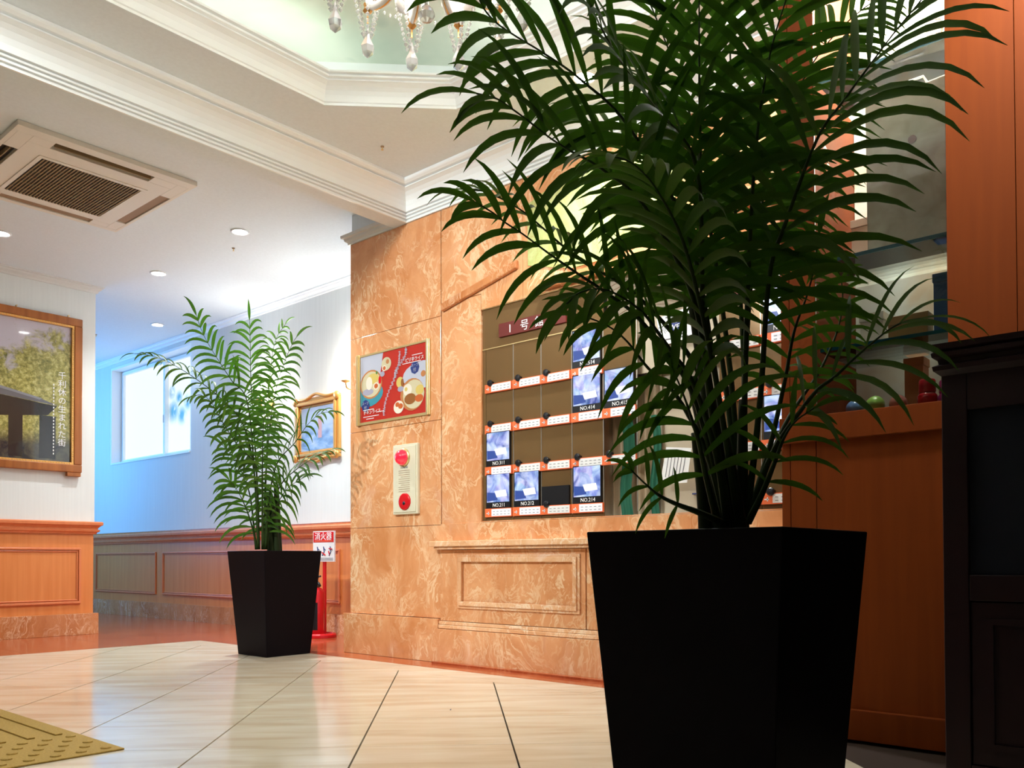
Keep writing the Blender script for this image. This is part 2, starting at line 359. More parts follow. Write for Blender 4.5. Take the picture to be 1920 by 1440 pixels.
# ------------------------------------------------------------------ marble wall with the display opening (wall_right)
wr = struct('wall_right', (3.5, 3.0, 0))
MB().box(3.53, 4.27, 3.30, 4.45, 0, 2.84).box(3.53, 4.27, 1.0, 3.30, 0, 0.80).box(3.53, 4.27, 1.0, 3.30, 2.03, 2.84).box(3.64, 4.27, 1.0, 3.30, 0.80, 2.03).obj('core', M['ceil'], wr)
MB().box(3.5, 3.53, 4.036, 4.45, 2.65, 2.84).obj('upper_wall', M['ceil'], wr)
def slab(y0, y1, z0, z1, X=3.5, mt='marble', name='marble_slab', g=0.0012): return MB().box(X, 3.529, y0+g, y1-g, z0+g, z1-g).obj(name, M[mt], wr, bevel=0.0012)
for z0, z1 in ((0.254,0.80),(0.80,1.418),(1.418,2.027),(2.027,2.65)): slab(3.62, 4.465, z0, z1)
slab(3.62, 4.50, 0, 0.254, 3.472)
slab(3.30, 3.618, 0.80, 2.09, 3.503)
def polyX(poly, X0, X1, m_, name, parent, bevel=0):
    n = len(poly); b = MB(); b.add([(X0,y,z) for y,z in poly]+[(X1,y,z) for y,z in poly], [tuple(range(n)), tuple(range(n,2*n))[::-1]]+[(i,(i+1)%n,n+(i+1)%n,n+i) for i in range(n)])
    return b.obj(name, m_, parent, bevel=bevel)
polyX([(3.618,2.092),(3.618,2.65),(2.99,2.65),(2.99,2.0015),(3.298,2.0015),(3.298,2.092)], 3.503, 3.529, M['marble'], 'marble_slab', wr)
polyX([(2.988,2.0015),(2.988,2.65),(2.06,2.65),(2.06,2.0015)], 3.503, 3.529, M['marble'], 'marble_slab', wr)
polyX([(2.058,2.0015),(2.058,2.65),(1.282,2.65),(1.282,2.0015)], 3.503, 3.529, M['marble'], 'marble_slab', wr)
polyX([(2.95,2.17),(2.95,2.50),(2.62,2.60),(2.05,2.56),(2.05,2.16),(2.40,2.09),(2.66,2.09)], 3.497, 3.5028, M['marble_green'], 'onyx_inlay', wr)
for a, b in (((3.60,2.075),(3.02,2.20)), ((1.30,2.10),(1.95,2.22))):
    polyX([(a[0],a[1]-0.03),(b[0],b[1]-0.03),(b[0],b[1]+0.016),(a[0],a[1]+0.016)], 3.478, 3.503, M['marble_base'], 'raking_moulding', wr, bevel=0.006)
MB().box(3.468, 3.503, 1.282, 2.84, 2.012, 2.043).obj('lintel_moulding', M['marble_base'], wr, bevel=0.005)
MB().box(3.503, 3.529, 1.282, 3.298, 0.807, 0.8119).obj('opening_sill', M['marble'], wr)
# dado below the opening
slab(1.282, 3.618, 0.705, 0.806, 3.495)
MB().box(3.435, 3.529, 1.282, 3.655, 0.672, 0.704).box(3.452, 3.529, 1.282, 3.635, 0.655, 0.672).obj('ledge', M['marble_pale'], wr, bevel=0.004)
slab(2.57, 3.618, 0.243, 0.654, 3.49); slab(1.282, 2.568, 0.243, 0.654, 3.494)
MB().box(3.478, 3.529, 1.282, 3.618, 0.222, 0.242).box(3.472, 3.529, 1.282, 3.618, 0.200, 0.221).obj('dado_moulding', M['marble_pale'], wr, bevel=0.003)
slab(2.45, 3.618, 0, 0.199, 3.465); slab(1.282, 2.448, 0, 0.199, 3.465)
MB().frameX(3.49, 2.615, 3.455, 0.335, 0.61, 0.026, 0.02).frameX(3.49, 2.60, 3.47, 0.32, 0.625, 0.02, 0.011).obj('panel_moulding', M['marble_pale'], wr, bevel=0.003)
MB().frameX(3.494, 1.5, 2.47, 0.335, 0.61, 0.026, 0.02).obj('panel_moulding', M['marble_pale'], wr, bevel=0.003)
for v in (0,):
    MB().box(3.42, 3.464, 1.282, 3.618, 0.0006, 0.012).obj('floor_fillet', M['red_floor'], wr)

# ------------------------------------------------------------------ back wall of the corridor with the window (wall_back)
wb = struct('wall_back', (4.27, 7.5, 0))
MB().box(4.27, 4.5, 4.46, 7.95, 0.9, 2.84).box(4.27, 4.5, 9.75, 10.75, 0.9, 2.84).box(4.27, 4.5, 7.95, 9.75, 0.9, 1.66).box(4.27, 4.5, 7.95, 9.75, 2.75, 2.84).obj('papered_wall', M['paper'], wb)
MB().box(4.275, 4.5, 4.46, 10.75, 0, 0.899).obj('wainscot', M['wood'], wb)
RAIL = [(0,0.80),(0.012,0.80),(0.016,0.812),(0.030,0.82),(0.034,0.832),(0.020,0.838),(0.022,0.848),(0.034,0.862),(0.050,0.872),(0.052,0.892),(0.044,0.900),(0,0.902)]
MB().sweep([(4.27,4.47),(4.27,10.6)], [(o, z-0.022) for o, z in RAIL]).obj('chair_rail', M['rail'], wb)
for y0, y1 in ((4.6,5.42),(5.58,6.94),(7.08,8.52),(8.66,10.1)):
    MB().frameX(4.274, y0, y1, 0.245, 0.682, 0.016, 0.012).frameX(4.274, y0+0.02, y1-0.02, 0.265, 0.662, 0.008, 0.006).obj('panel_moulding', M['rail'], wb, bevel=0.003)
y = 4.46
while y < 10.5:
    MB().box(4.25, 4.2745, y+0.001, min(y+0.9, 10.6)-0.001, 0.0006, 0.158).obj('baseboard_slab', M['marble_base'], wb); y += 0.9
# left wall with the large picture (wall_left)
wl = struct('wall_left', (3.03, 7.2, 0))
MB().box(-2.2, 3.03, 7.2, 7.34, 0.9, 2.84).obj('papered_wall', M['paper'], wl)
MB().box(-2.2, 3.025, 7.205, 7.335, 0, 0.899).obj('wainscot', M['wood'], wl)
MB().sweep([(3.03,7.34),(3.03,7.2),(-2.2,7.2)], [(o, z+0.012) for o, z in RAIL]).obj('chair_rail', M['rail'], wl)
for x0, x1 in ((1.2,2.925),(-0.7,1.05)):
    MB().frameY(7.204, x0, x1, 0.252, 0.70, 0.018, 0.014).frameY(7.204, x0+0.024, x1-0.024, 0.276, 0.676, 0.01, 0.007).obj('panel_moulding', M['rail'], wl, bevel=0.003)
for x0, x1 in ((1.95,3.055),(0.85,1.948),(-0.25,0.848)):
    MB().box(x0, x1, 7.17, 7.2045, 0.0006, 0.17).obj('baseboard_slab', M['marble_base'], wl, bevel=0.002)
# unseen enclosing walls
MB().box(-2.3, 4.5, 10.6, 10.75, 0, 2.84).obj('core', M['paper'], struct('wall_far', (0, 10.6, 0)))
MB().box(-2.35, -2.2, -1.2, 10.75, 0, 2.9).obj('core', M['cabinet'], struct('wall_entrance', (-2.2, 3, 0)))
MB().box(-2.35, 3.5, -1.35, -1.2, 0, 2.9).obj('core', M['cabinet'], struct('wall_behind', (0, -1.2, 0)))

# window_1: recessed frosted sliding window
win = struct('window_1', (4.38, 8.85, 1.66))
MB().box(4.272, 4.45, 9.72, 9.7495, 1.6605, 2.7495).box(4.272, 4.45, 7.9505, 7.97, 1.6605, 2.7495).box(4.272, 4.45, 7.9705, 9.7195, 2.725, 2.7495).box(4.262, 4.45, 7.9705, 9.7195, 1.6605, 1.68).obj('window_casing', M['white'], win)
MB().frameX(4.40, 8.70, 9.70, 1.69, 2.715, 0.035, 0.022).obj('sash', M['white'], win)
MB().frameX(4.42, 7.98, 8.745, 1.69, 2.715, 0.035, 0.022).obj('sash', M['white'], win)
def pane_mat():
    m_ = mat('frosted_daylight_pane', (0.12, 0.14, 0.16), 0.35); v = coords(m_)
    # plants seen blurred through the right-hand frosted pane
    tot = None
    for (py, pz, r_) in ((8.60, 2.16, 0.10), (8.42, 2.10, 0.08), (8.63, 2.36, 0.06), (8.30, 2.22, 0.07), (8.48, 2.29, 0.06)):
        d = N(m_, 'ShaderNodeVectorMath', operation='DISTANCE'); link(m_, v, d.inputs[0]); d.inputs[1].default_value = (4.41, py, pz)
        mr = N(m_, 'ShaderNodeMapRange'); mr.inputs[1].default_value = r_*1.5; mr.inputs[2].default_value = r_*0.4; link(m_, d.outputs['Value'], mr.inputs[0])
        if tot is None: tot = mr.outputs[0]
        else:
            a = N(m_, 'ShaderNodeMath', operation='MAXIMUM'); link(m_, tot, a.inputs[0]); link(m_, mr.outputs[0], a.inputs[1]); tot = a.outputs[0]
    nz = noise(m_, v, 9, 3); k = N(m_, 'ShaderNodeMath', operation='MULTIPLY'); link(m_, tot, k.inputs[0]); link(m_, ramp(m_, nz, [(0.30,(0,0,0)),(0.48,(1,1,1))]), k.inputs[1])
    c = mix(m_, k.outputs[0], (0.86, 0.95, 1.0), (0.05, 0.28, 0.45)); b = m_.node_tree.nodes['Principled BSDF']
    link(m_, c, b.inputs['Emission Color']); b.inputs['Emission Strength'].default_value = 0.49; return m_
pm = pane_mat()
MB().box(4.402, 4.408, 8.735, 9.665, 1.725, 2.68).obj('window_pane', pm, win)
MB().box(4.422, 4.428, 8.015, 8.71, 1.725, 2.68).obj('window_pane', pm, win)
MB().box(4.372, 4.378, 8.722, 8.732, 2.05, 2.13).obj('latch', M['white_dim'], win)

# ------------------------------------------------------------------ wood-panelled wall with the glass showcase (wall_front)
wf = struct('wall_front', (2.9, 0.9, 0))
def board(y0, y1, z0, z1, X=2.9, X1=3.495, name='wood_panel', mt='wood_dark', bv=0.0015): return MB().box(X, X1, y0+0.0012, y1-0.0012, z0, z1).obj(name, M[mt], wf, bevel=bv)
board(1.247, 1.28, 0, 2.84, 2.902); board(1.155, 1.247, 0, 2.84)
board(0.737, 1.155, 0, 1.09); board(0.737, 1.155, 2.8, 2.84)
board(0.545, 0.737, 0, 2.84); board(0.505, 0.545, 0, 2.84, 2.897); board(-0.15, 0.505, 0, 2.84); board(-1.2, -0.15, 0, 2.84)
MB().box(2.88, 2.8995, 0.05, 1.278, 1.0, 1.088).obj('apron_rail', M['wood_dark'], wf, bevel=0.002)
MB().box(2.875, 2.8995, 0.05, 1.278, 0.0006, 0.10).obj('skirting', M['wood_dark'], wf, bevel=0.002)
def case_back():
    m_ = mat('showcase_back', (0.8, 0.76, 0.66), 0.4); v = coords(m_)
    n1 = noise(m_, v, 5, 3, 0.6); base(m_, ramp(m_, n1, [(0.32, (0.74, 0.60, 0.42)), (0.46, (0.78, 0.77, 0.66)), (0.65, (0.80, 0.84, 0.80))])); return m_
M['case_back'] = case_back()
MB().box(3.29, 3.30, 0.738, 1.154, 1.09, 2.8).obj('showcase_back', M['case_back'], wf)
MB().box(2.905, 2.911, 0.7375, 1.1545, 1.0905, 2.7995).obj('showcase_glass', M['thin_glass'], wf)
CASE_L = lamp('showcase_light', 'AREA', (3.1, 0.946, 2.78), 22, (1.0, 0.98, 0.92), 0.25, (0, 0, 0), 0.36)

# frond spines: (points, leaflet length, leaflet width, facing), in metres
BIG_FRONDS = [
    ([(1.633,0.837,0.679),(1.594,0.851,0.87),(1.547,0.845,1.079),(1.505,0.832,1.364),(1.42,0.868,1.462),(1.34,0.899,1.534),(1.277,0.91,1.591),(1.239,0.922,1.661),(1.211,0.925,1.725)],0.25,0.021,0.5,0.38) ,
    ([(1.599,0.816,0.678),(1.54,0.822,0.882),(1.445,0.809,1.092),(1.335,0.844,1.241),(1.25,0.879,1.293),(1.196,0.911,1.318),(1.157,0.925,1.331),(1.124,0.948,1.357),(1.098,0.963,1.373),(1.074,0.975,1.384),(1.044,0.993,1.387)],0.235,0.019,0.25,0.5) ,
    ([(1.659,0.838,0.68),(1.617,0.856,0.985),(1.555,0.881,1.263),(1.434,0.943,1.459),(1.339,0.991,1.533),(1.275,1.033,1.574),(1.226,1.059,1.594),(1.185,1.076,1.61),(1.167,1.096,1.644),(1.158,1.106,1.693)],0.27,0.024,0.25,0.52) ,
    ([(1.576,0.811,0.677),(1.522,0.813,0.795),(1.438,0.817,0.93),(1.327,0.852,1.035),(1.253,0.877,1.074),(1.206,0.9,1.099),(1.155,0.928,1.13),(1.119,0.953,1.158),(1.091,0.97,1.175),(1.077,0.986,1.192),(1.049,1.003,1.207)],0.17,0.017,0.2,0.56) ,
    ([(1.672,0.853,0.681),(1.638,0.862,0.854),(1.579,0.885,1.005),(1.464,0.94,1.123),(1.368,0.988,1.174),(1.314,1.019,1.208),(1.282,1.04,1.237),(1.244,1.069,1.272),(1.188,1.102,1.296),(1.162,1.132,1.301)],0.14,0.014,0.9,0.62) ,
    ([(1.666,0.83,0.68),(1.638,0.862,0.876),(1.619,0.884,1.102),(1.617,0.886,1.43),(1.598,0.877,1.6),(1.59,0.872,1.763),(1.572,0.862,1.917)],0.27,0.024,0.0,0.34) ,
    ([(1.72,0.844,0.682),(1.815,0.888,1.021),(1.851,0.923,1.383),(1.864,0.938,1.671),(1.87,0.946,1.882),(1.865,0.952,2.088)],0.26,0.022,0.05,0.4) ,
    ([(1.659,0.808,0.679),(1.66,0.777,0.925),(1.635,0.744,1.164),(1.618,0.703,1.255),(1.602,0.631,1.396),(1.615,0.585,1.459),(1.636,0.531,1.532),(1.651,0.499,1.576),(1.67,0.462,1.624),(1.695,0.434,1.678)],0.3,0.021,0.55,0.36) ,
    ([(1.635,0.79,0.678),(1.642,0.767,0.759),(1.646,0.732,0.832),(1.633,0.655,0.917),(1.64,0.617,0.946),(1.65,0.575,0.984),(1.656,0.539,1.012),(1.663,0.515,1.029),(1.669,0.493,1.037),(1.675,0.471,1.039)],0.205,0.015,0.5,0.5) ,
    ([(1.752,0.853,0.684),(1.903,0.833,0.904),(2.04,0.798,1.057),(2.111,0.778,1.184),(2.134,0.782,1.283),(2.119,0.8,1.333),(2.103,0.818,1.323)],0.1,0.014,0.3,0.5) ,
    ([(1.558,0.802,0.676),(1.508,0.798,0.803),(1.427,0.8,0.926),(1.366,0.809,0.976),(1.311,0.81,1.008),(1.28,0.815,1.03),(1.241,0.829,1.05),(1.201,0.845,1.06),(1.16,0.861,1.049),(1.136,0.874,1.026)],0.17,0.018,0.35,0.45) ,
    ([(1.575,0.813,0.677),(1.515,0.821,0.806),(1.425,0.833,0.905),(1.354,0.853,0.952),(1.306,0.862,0.989),(1.27,0.872,1.01),(1.24,0.891,1.024),(1.214,0.906,1.029)],0.17,0.018,0.3,0.5) ,
    ([(1.528,0.806,0.672),(1.496,0.811,0.752),(1.46,0.808,0.82),(1.421,0.806,0.876),(1.393,0.808,0.917),(1.366,0.809,0.947)],0.2,0.022,0.1,0.3) ,
    ([(1.495,0.783,0.67),(1.432,0.794,0.686),(1.387,0.814,0.7),(1.357,0.833,0.716),(1.331,0.848,0.738),(1.307,0.861,0.761)],0.09,0.012,0.2,0.5) ,
    ([(1.586,0.77,0.67),(1.581,0.745,0.711),(1.584,0.727,0.752),(1.585,0.71,0.793),(1.586,0.694,0.832),(1.591,0.673,0.862),(1.604,0.643,0.885)],0.125,0.013,0.1,0.35) ,
    ([(1.715,0.835,0.682),(1.746,0.8,0.825),(1.769,0.773,0.974),(1.78,0.761,1.06),(1.788,0.752,1.106),(1.803,0.735,1.166),(1.814,0.723,1.227),(1.82,0.715,1.297)],0.15,0.018,0.2,0.45) ,
    ([(1.574,0.784,0.676),(1.453,0.77,0.946),(1.332,0.756,1.131),(1.232,0.748,1.201),(1.153,0.748,1.227),(1.091,0.757,1.225)],0.19,0.022,0.7,0.42) ,
    ([(1.73,0.849,0.683),(1.847,0.897,1.089),(1.945,0.907,1.432),(2.046,0.882,1.697),(2.116,0.848,1.841),(2.181,0.804,1.942),(2.237,0.756,2.01),(2.294,0.721,2.058)],0.22,0.02,0.3,0.45) ,
    ([(1.663,0.834,0.68),(1.702,0.865,0.884),(1.726,0.913,1.129),(1.732,0.982,1.339),(1.719,1.043,1.463),(1.679,1.119,1.573),(1.646,1.187,1.634),(1.604,1.235,1.653)],0.22,0.02,0.4,0.45) ,
    ([(1.687,0.836,0.681),(1.712,0.869,1.002),(1.719,0.921,1.344),(1.707,0.966,1.618),(1.677,1.015,1.795),(1.646,1.066,1.949)],0.25,0.022,0.2,0.4) ,
    ([(1.672,0.824,0.68),(1.661,0.806,1.096),(1.655,0.782,1.422),(1.655,0.752,1.61),(1.675,0.714,1.758),(1.691,0.681,1.85)],0.25,0.022,0.2,0.38) ,
]
SMALL_FRONDS = [
    ([(3.04,4.799,0.665),(3.031,4.81,1.106),(2.994,4.821,1.69),(2.984,4.818,1.983),(2.981,4.821,2.118)],0.22,0.0221,0.0,0.38) ,
    ([(3.008,4.76,0.665),(2.966,4.732,1.096),(2.896,4.705,1.567),(2.788,4.707,1.689),(2.681,4.754,1.869),(2.629,4.767,1.964),(2.595,4.775,2.058)],0.21,0.0234,0.3,0.36) ,
    ([(3.019,4.777,0.665),(2.983,4.758,1.099),(2.894,4.738,1.422),(2.756,4.774,1.583),(2.631,4.856,1.699),(2.535,4.92,1.77),(2.463,4.956,1.805),(2.391,5.009,1.826),(2.353,5.052,1.829)],0.17,0.0208,0.5,0.42) ,
    ([(3.043,4.75,0.665),(3.027,4.708,1.099),(3.021,4.653,1.428),(3.025,4.589,1.663),(3.044,4.522,1.828),(3.063,4.47,1.929),(3.078,4.453,1.965)],0.2,0.0221,0.2,0.4) ,
    ([(3.145,4.907,0.667),(3.24,5.027,1.312),(3.31,5.098,1.85),(3.362,5.115,2.104),(3.419,5.08,2.228)],0.15,0.0182,0.2,0.5) ,
    ([(3.039,4.725,0.665),(3.027,4.678,0.93),(3.025,4.588,1.184),(3.052,4.436,1.308),(3.082,4.342,1.415),(3.112,4.262,1.475),(3.149,4.205,1.486)],0.16,0.0169,0.4,0.42) ,
    ([(3.067,4.768,0.665),(3.065,4.725,0.9),(3.093,4.632,1.075),(3.123,4.538,1.151),(3.175,4.418,1.226),(3.23,4.324,1.27)],0.18,0.0208,0.5,0.4) ,
    ([(2.997,4.742,0.665),(2.97,4.712,0.963),(2.927,4.67,1.182),(2.819,4.672,1.284),(2.732,4.695,1.412),(2.655,4.707,1.538),(2.605,4.734,1.576),(2.56,4.755,1.563)],0.17,0.0221,0.5,0.36) ,
    ([(3.027,4.814,0.665),(2.976,4.796,0.984),(2.923,4.796,1.121),(2.871,4.795,1.22),(2.808,4.836,1.307)],0.22,0.0221,0.25,0.28) ,
    ([(3.055,4.737,0.665),(3.056,4.705,0.842),(3.064,4.635,0.947),(3.085,4.551,1.043),(3.127,4.472,1.098)],0.25,0.0247,0.4,0.2) ,
    ([(2.97,4.652,0.664),(2.924,4.582,0.922),(2.868,4.495,1.203),(2.835,4.427,1.446),(2.823,4.365,1.594)],0.17,0.0221,0.3,0.4) ,
    ([(3.015,4.783,0.665),(2.99,4.78,0.765),(2.947,4.784,0.898),(2.895,4.797,1.013),(2.845,4.824,1.094)],0.24,0.0247,0.2,0.22) ,
]

# ------------------------------------------------------------------ palms in tapered planters
def planter(cx, cy, root):
    b, t, h = 0.16, 0.21, 0.655; i = 0.017
    v = [(cx+sx*b, cy+sy*b, 0.001) for sx, sy in ((-1,-1),(1,-1),(1,1),(-1,1))] + [(cx+sx*t, cy+sy*t, h) for sx, sy in ((-1,-1),(1,-1),(1,1),(-1,1))]
    v += [(cx+sx*(t-i), cy+sy*(t-i), h) for sx, sy in ((-1,-1),(1,-1),(1,1),(-1,1))] + [(cx+sx*(t-i-0.006), cy+sy*(t-i-0.006), h-0.06) for sx, sy in ((-1,-1),(1,-1),(1,1),(-1,1))]
    f = [(3,2,1,0)]
    for a in (0, 4, 8):
        for k in range(4): f.append((a+k, a+(k+1)%4, a+4+(k+1)%4, a+4+k))
    f.append((12,13,14,15))
    MB().add(v, f).obj('planter', M['pot'], root, bevel=0.003, fix=False)
    s = MB(); n = 9; w = t-i-0.004; g = []
    for a in range(n):
        for c in range(n): g.append((cx-w+2*w*a/(n-1), cy-w+2*w*c/(n-1), h-0.045+random.uniform(-0.006, 0.006)))
    s.add(g, [(a*n+c, (a+1)*n+c, (a+1)*n+c+1, a*n+c+1) for a in range(n-1) for c in range(n-1)]); s.obj('soil', M['soil'], root)
def catmull(P, n=7):
    P = [Vector(p) for p in P]; out = []
    for i in range(len(P)-1):
        p0 = P[i-1] if i else P[0]*2-P[1]; p1 = P[i]; p2 = P[i+1]; p3 = P[i+2] if i+2 < len(P) else P[-1]*2-P[-2]
        for k in range(n):
            t = k/n; out.append(0.5*((2*p1)+(p2-p0)*t+(2*p0-5*p1+4*p2-p3)*t*t+(3*p1-p0-3*p2+p3)*t**3))
    out.append(P[-1]); return out
BACK = -fwd     # the plants were arranged with their fronds' upper faces turned to the room
def leaflet(P, T, S, Nn, L, w, droop, curl, rnd):
    nseg = 7; d = Vector(T); pts = []; p = Vector(P); st = L/nseg; g = droop
    for k in range(nseg+1):
        pts.append((p.copy(), d.copy()))
        d = (d + Vector((0,0,-1))*g*(0.35+1.3*k/nseg)*(1-0.0*k)).normalized(); p += d*st
    vs = []; fs = []
    prof = [0.25, 0.72, 0.95, 1.0, 0.92, 0.74, 0.46, 0.03]
    for k, (q, dd) in enumerate(pts):
        sd = dd.cross(Nn); sd = sd.normalized() if sd.length > 1e-4 else S; nn = sd.cross(dd).normalized()
        h = w*0.5*prof[k]
        vs += [q - sd*h + nn*h*0.35, q, q + sd*h + nn*h*0.35]
    for k in range(nseg):
        a = 3*k; fs += [(a, a+1, a+4, a+3), (a+1, a+2, a+5, a+4)]
    return vs, fs
def palm(root, fronds, limit, dr, trunk, step, seed):
    rng = random.Random(seed); cand = []
    for fi, (P, L, w, b, sf) in enumerate(fronds):
        c = catmull(P); ln = [0.0]
        for i in range(1, len(c)): ln.append(ln[-1]+(c[i]-c[i-1]).length)
        tot = ln[-1]; n = len(c)
        rad = [max(0.0016, 0.0075*(1-ln[i]/tot)**0.8) * trunk for i in range(n)]
        fr = MB().tube(c, rad, 6).obj('frond_stem', M['stem'], root, smooth=True)
        s0 = sf*tot
        s = s0; side = 1
        facing = (BACK*(1-b) + Vector((0,0,1))*b*1.2).normalized()
        lst = []
        while s < tot*0.985:
            i = next(k for k in range(1, n) if ln[k] >= s); t = (s-ln[i-1])/max(1e-6, ln[i]-ln[i-1])
            p = c[i-1].lerp(c[i], t); T = (c[i]-c[i-1]).normalized(); S = T.cross(facing)
            if S.length < 0.2: S = T.cross(Vector((0,0,1)))
            S.normalize(); Nn = S.cross(T).normalized()
            if Nn.dot(facing) < 0: Nn = -Nn
            u = (s-s0)/(tot-s0)
            for sg in (1, -1):
                al = R(62 - 34*u + rng.uniform(-6, 6)); le = L*(0.70+0.42*math.sin(math.pi*min(1, u*0.9+0.12)))*(1-0.38*u**3)*rng.uniform(0.9, 1.08)
                d = (T*math.cos(al) + S*sg*math.sin(al) + Nn*rng.uniform(0.05, 0.22)).normalized()
                vs, fs = leaflet(p, d, S, Nn, le, w*rng.uniform(0.72, 0.92), rng.uniform(0.15, 0.25)*dr, 0, rng)
                cand.append((le, fr, vs, fs))
            s += step*rng.uniform(0.88, 1.12)
        # terminal leaflet
        T = (c[-1]-c[-2]).normalized(); vs, fs = leaflet(c[-1], T, T.cross(facing).normalized(), facing, L*0.62, w*0.8, 0.18, 0, rng); cand.append((L*0.62, fr, vs, fs))
    cand.sort(key=lambda t: -t[0])
    rest = MB()
    for k, (le, fr, vs, fs) in enumerate(cand):
        if k < limit: MB().add(vs, fs).obj('leaflet', M['leaf'], fr, smooth=True, fix=False)
        else: rest.add(vs, fs)
    if rest.v:
        o = rest.obj('small_leaflets', M['leaf'], root, smooth=True, fix=False); o['kind'] = 'stuff'
    print('PALM leaflets', len(cand))
big = thing('potted_palm', (1.633, 0.836, 0), 'large palm in a tapered black planter, close in front of the wood showcase wall', 'potted plant', 'potted palms')
planter(1.633, 0.836, big)
palm(big, BIG_FRONDS, 300, 1.0, 1.0, 0.036, 3)
def stalk(root, base_, tops, r0, r1):
    for (bx, by), (tx, ty, tz), k in tops:
        p0 = Vector((base_[0]+bx, base_[1]+by, 0.612)); p1 = Vector((tx, ty, tz)); md = p0.lerp(p1, 0.5); md.z += 0.0; md.x = p0.x*0.6+p1.x*0.4; md.y = p0.y*0.6+p1.y*0.4
        MB().tube(catmull([p0, md, p1], 8), [r0*k+(r1*k-r0*k)*i/16 for i in range(17)], 10).obj('stalk', M['sheath'], root, smooth=True)
stalk(big, (1.633, 0.836), [((-0.02,0.0),(1.545,0.865,1.12),1.0), ((0.015,0.012),(1.60,0.90,0.98),1.15), ((0.0,-0.03),(1.60,0.84,0.90),0.9), ((0.03,-0.015),(1.66,0.815,0.93),0.8), ((-0.035,0.03),(1.585,0.885,0.86),0.8)], 0.02, 0.011)
sm = thing('potted_palm', (3.127, 4.76, 0), 'distant palm in a tapered black planter at the corridor mouth, beside the fire extinguisher', 'potted plant', 'potted palms')
planter(3.127, 4.76, sm)
palm(sm, SMALL_FRONDS, 300, 1.5, 1.0, 0.046, 11)
stalk(sm, (3.127, 4.76), [((-0.02,0.01),(3.10,4.79,1.02),1.0), ((0.02,-0.012),(3.125,4.74,1.08),1.1), ((0.0,-0.03),(3.09,4.73,1.0),1.0), ((0.03,0.02),(3.15,4.77,0.98),0.9), ((-0.03,-0.02),(3.07,4.77,0.95),0.9)], 0.024, 0.014)

# ------------------------------------------------------------------ chandelier
ch = thing('chandelier', (1.75, 1.87, 2.2), 'gilt and crystal chandelier hanging from the recessed octagonal ceiling', 'chandelier')
cx, cy = 1.75, 1.87
MB().tube([(cx,cy,2.78),(cx,cy,3.19)], 0.006, 6).lathe([(0.06,3.17),(0.05,3.198),(0.02,3.1985)], (cx,cy,0), 16).obj('ceiling_rod', M['brass'], ch)
MB().lathe([(0.004,2.30),(0.02,2.315),(0.03,2.34),(0.02,2.365),(0.06,2.39),(0.085,2.42),(0.05,2.45),(0.022,2.47),(0.028,2.52),(0.045,2.56),(0.03,2.60),(0.018,2.66),(0.03,2.72),(0.012,2.78)], (cx,cy,0), 20).obj('column', M['milk'], ch, smooth=True)
MB().lathe([(0.001,2.21),(0.018,2.216),(0.026,2.232),(0.018,2.25),(0.006,2.262),(0.004,2.30)], (cx,cy,0), 10).obj('finial_ball', M['crystal'], ch)
for k in range(12):
    a = R(15+30*k) + HEAD; dx, dy = math.cos(a), math.sin(a)
    P = lambda r_, z: (cx+dx*r_, cy+dy*r_, z)
    arm = MB().tube(catmull([P(0.04,2.50), P(0.10,2.43), P(0.18,2.375), P(0.25,2.375), P(0.29,2.40), P(0.30,2.44)], 5), 0.013, 8).obj('arm', M['milk'], ch, smooth=True)
    MB().tube(catmull([P(0.04,2.489), P(0.10,2.419), P(0.18,2.364), P(0.25,2.364), P(0.292,2.39)], 5), 0.0035, 5).obj('gilt_line', M['gold'], arm)
    dish = MB().lathe([(0.006,2.42),(0.025,2.427),(0.055,2.446),(0.058,2.455),(0.02,2.444)], P(0.30,0), 14).obj('drip_dish', M['milk'], ch, smooth=True)
    MB().lathe([(0.008,2.372),(0.016,2.380),(0.010,2.392),(0.014,2.402),(0.006,2.41)], P(0.30,0), 8).tube([P(0.30,2.34),P(0.30,2.38)], 0.003, 5).obj('gilt_cup', M['gold'], dish)
    MB().lathe([(0.011,2.457),(0.011,2.52),(0.006,2.522)], P(0.30,0), 10).obj('candle_tube', M['milk'], ch)
    MB().lathe([(0.006,2.523),(0.012,2.535),(0.013,2.548),(0.007,2.57),(0.001,2.588)], P(0.30,0), 10).obj('flame_bulb', M['chand_bulb'], ch, smooth=True)
    beads = MB()
    for q in range(5):
        b2 = a + R(72*q); ex, ey = math.cos(b2)*0.05, math.sin(b2)*0.05; base_p = P(0.30, 0)
        for z_ in (2.438, 2.421, 2.404, 2.387, 2.370, 2.353, 2.336, 2.319, 2.302):
            sc_ = 1 - (2.438-z_)*5.0
            beads.lathe([(0.001,z_-0.008),(0.0075,z_),(0.001,z_+0.008)], (base_p[0]+ex*sc_, base_p[1]+ey*sc_, 0), 6)
    beads.obj('bead_strand', M['crystal'], ch)['kind'] = 'stuff'
    MB().lathe([(0.001,2.226),(0.019,2.243),(0.023,2.262),(0.010,2.29),(0.002,2.325)], P(0.30,0), 6).obj('crystal_drop', M['crystal'], ch)
    sw = MB(); an = a + R(30); Q = lambda r_, z, ag: (cx+math.cos(ag)*r_, cy+math.sin(ag)*r_, z)
    for q in range(9):
        t = q/8; p0 = Vector(P(0.30,2.445)); p1 = Vector(Q(0.30,2.445,an)); pp = p0.lerp(p1, t); sag = 0.055*(1-(2*t-1)**2)
        sw.lathe([(0.001,-0.006),(0.005,0),(0.001,0.006)], (pp.x, pp.y, pp.z-sag), 6)
    sw.obj('bead_swag', M['crystal'], ch)['kind'] = 'stuff'

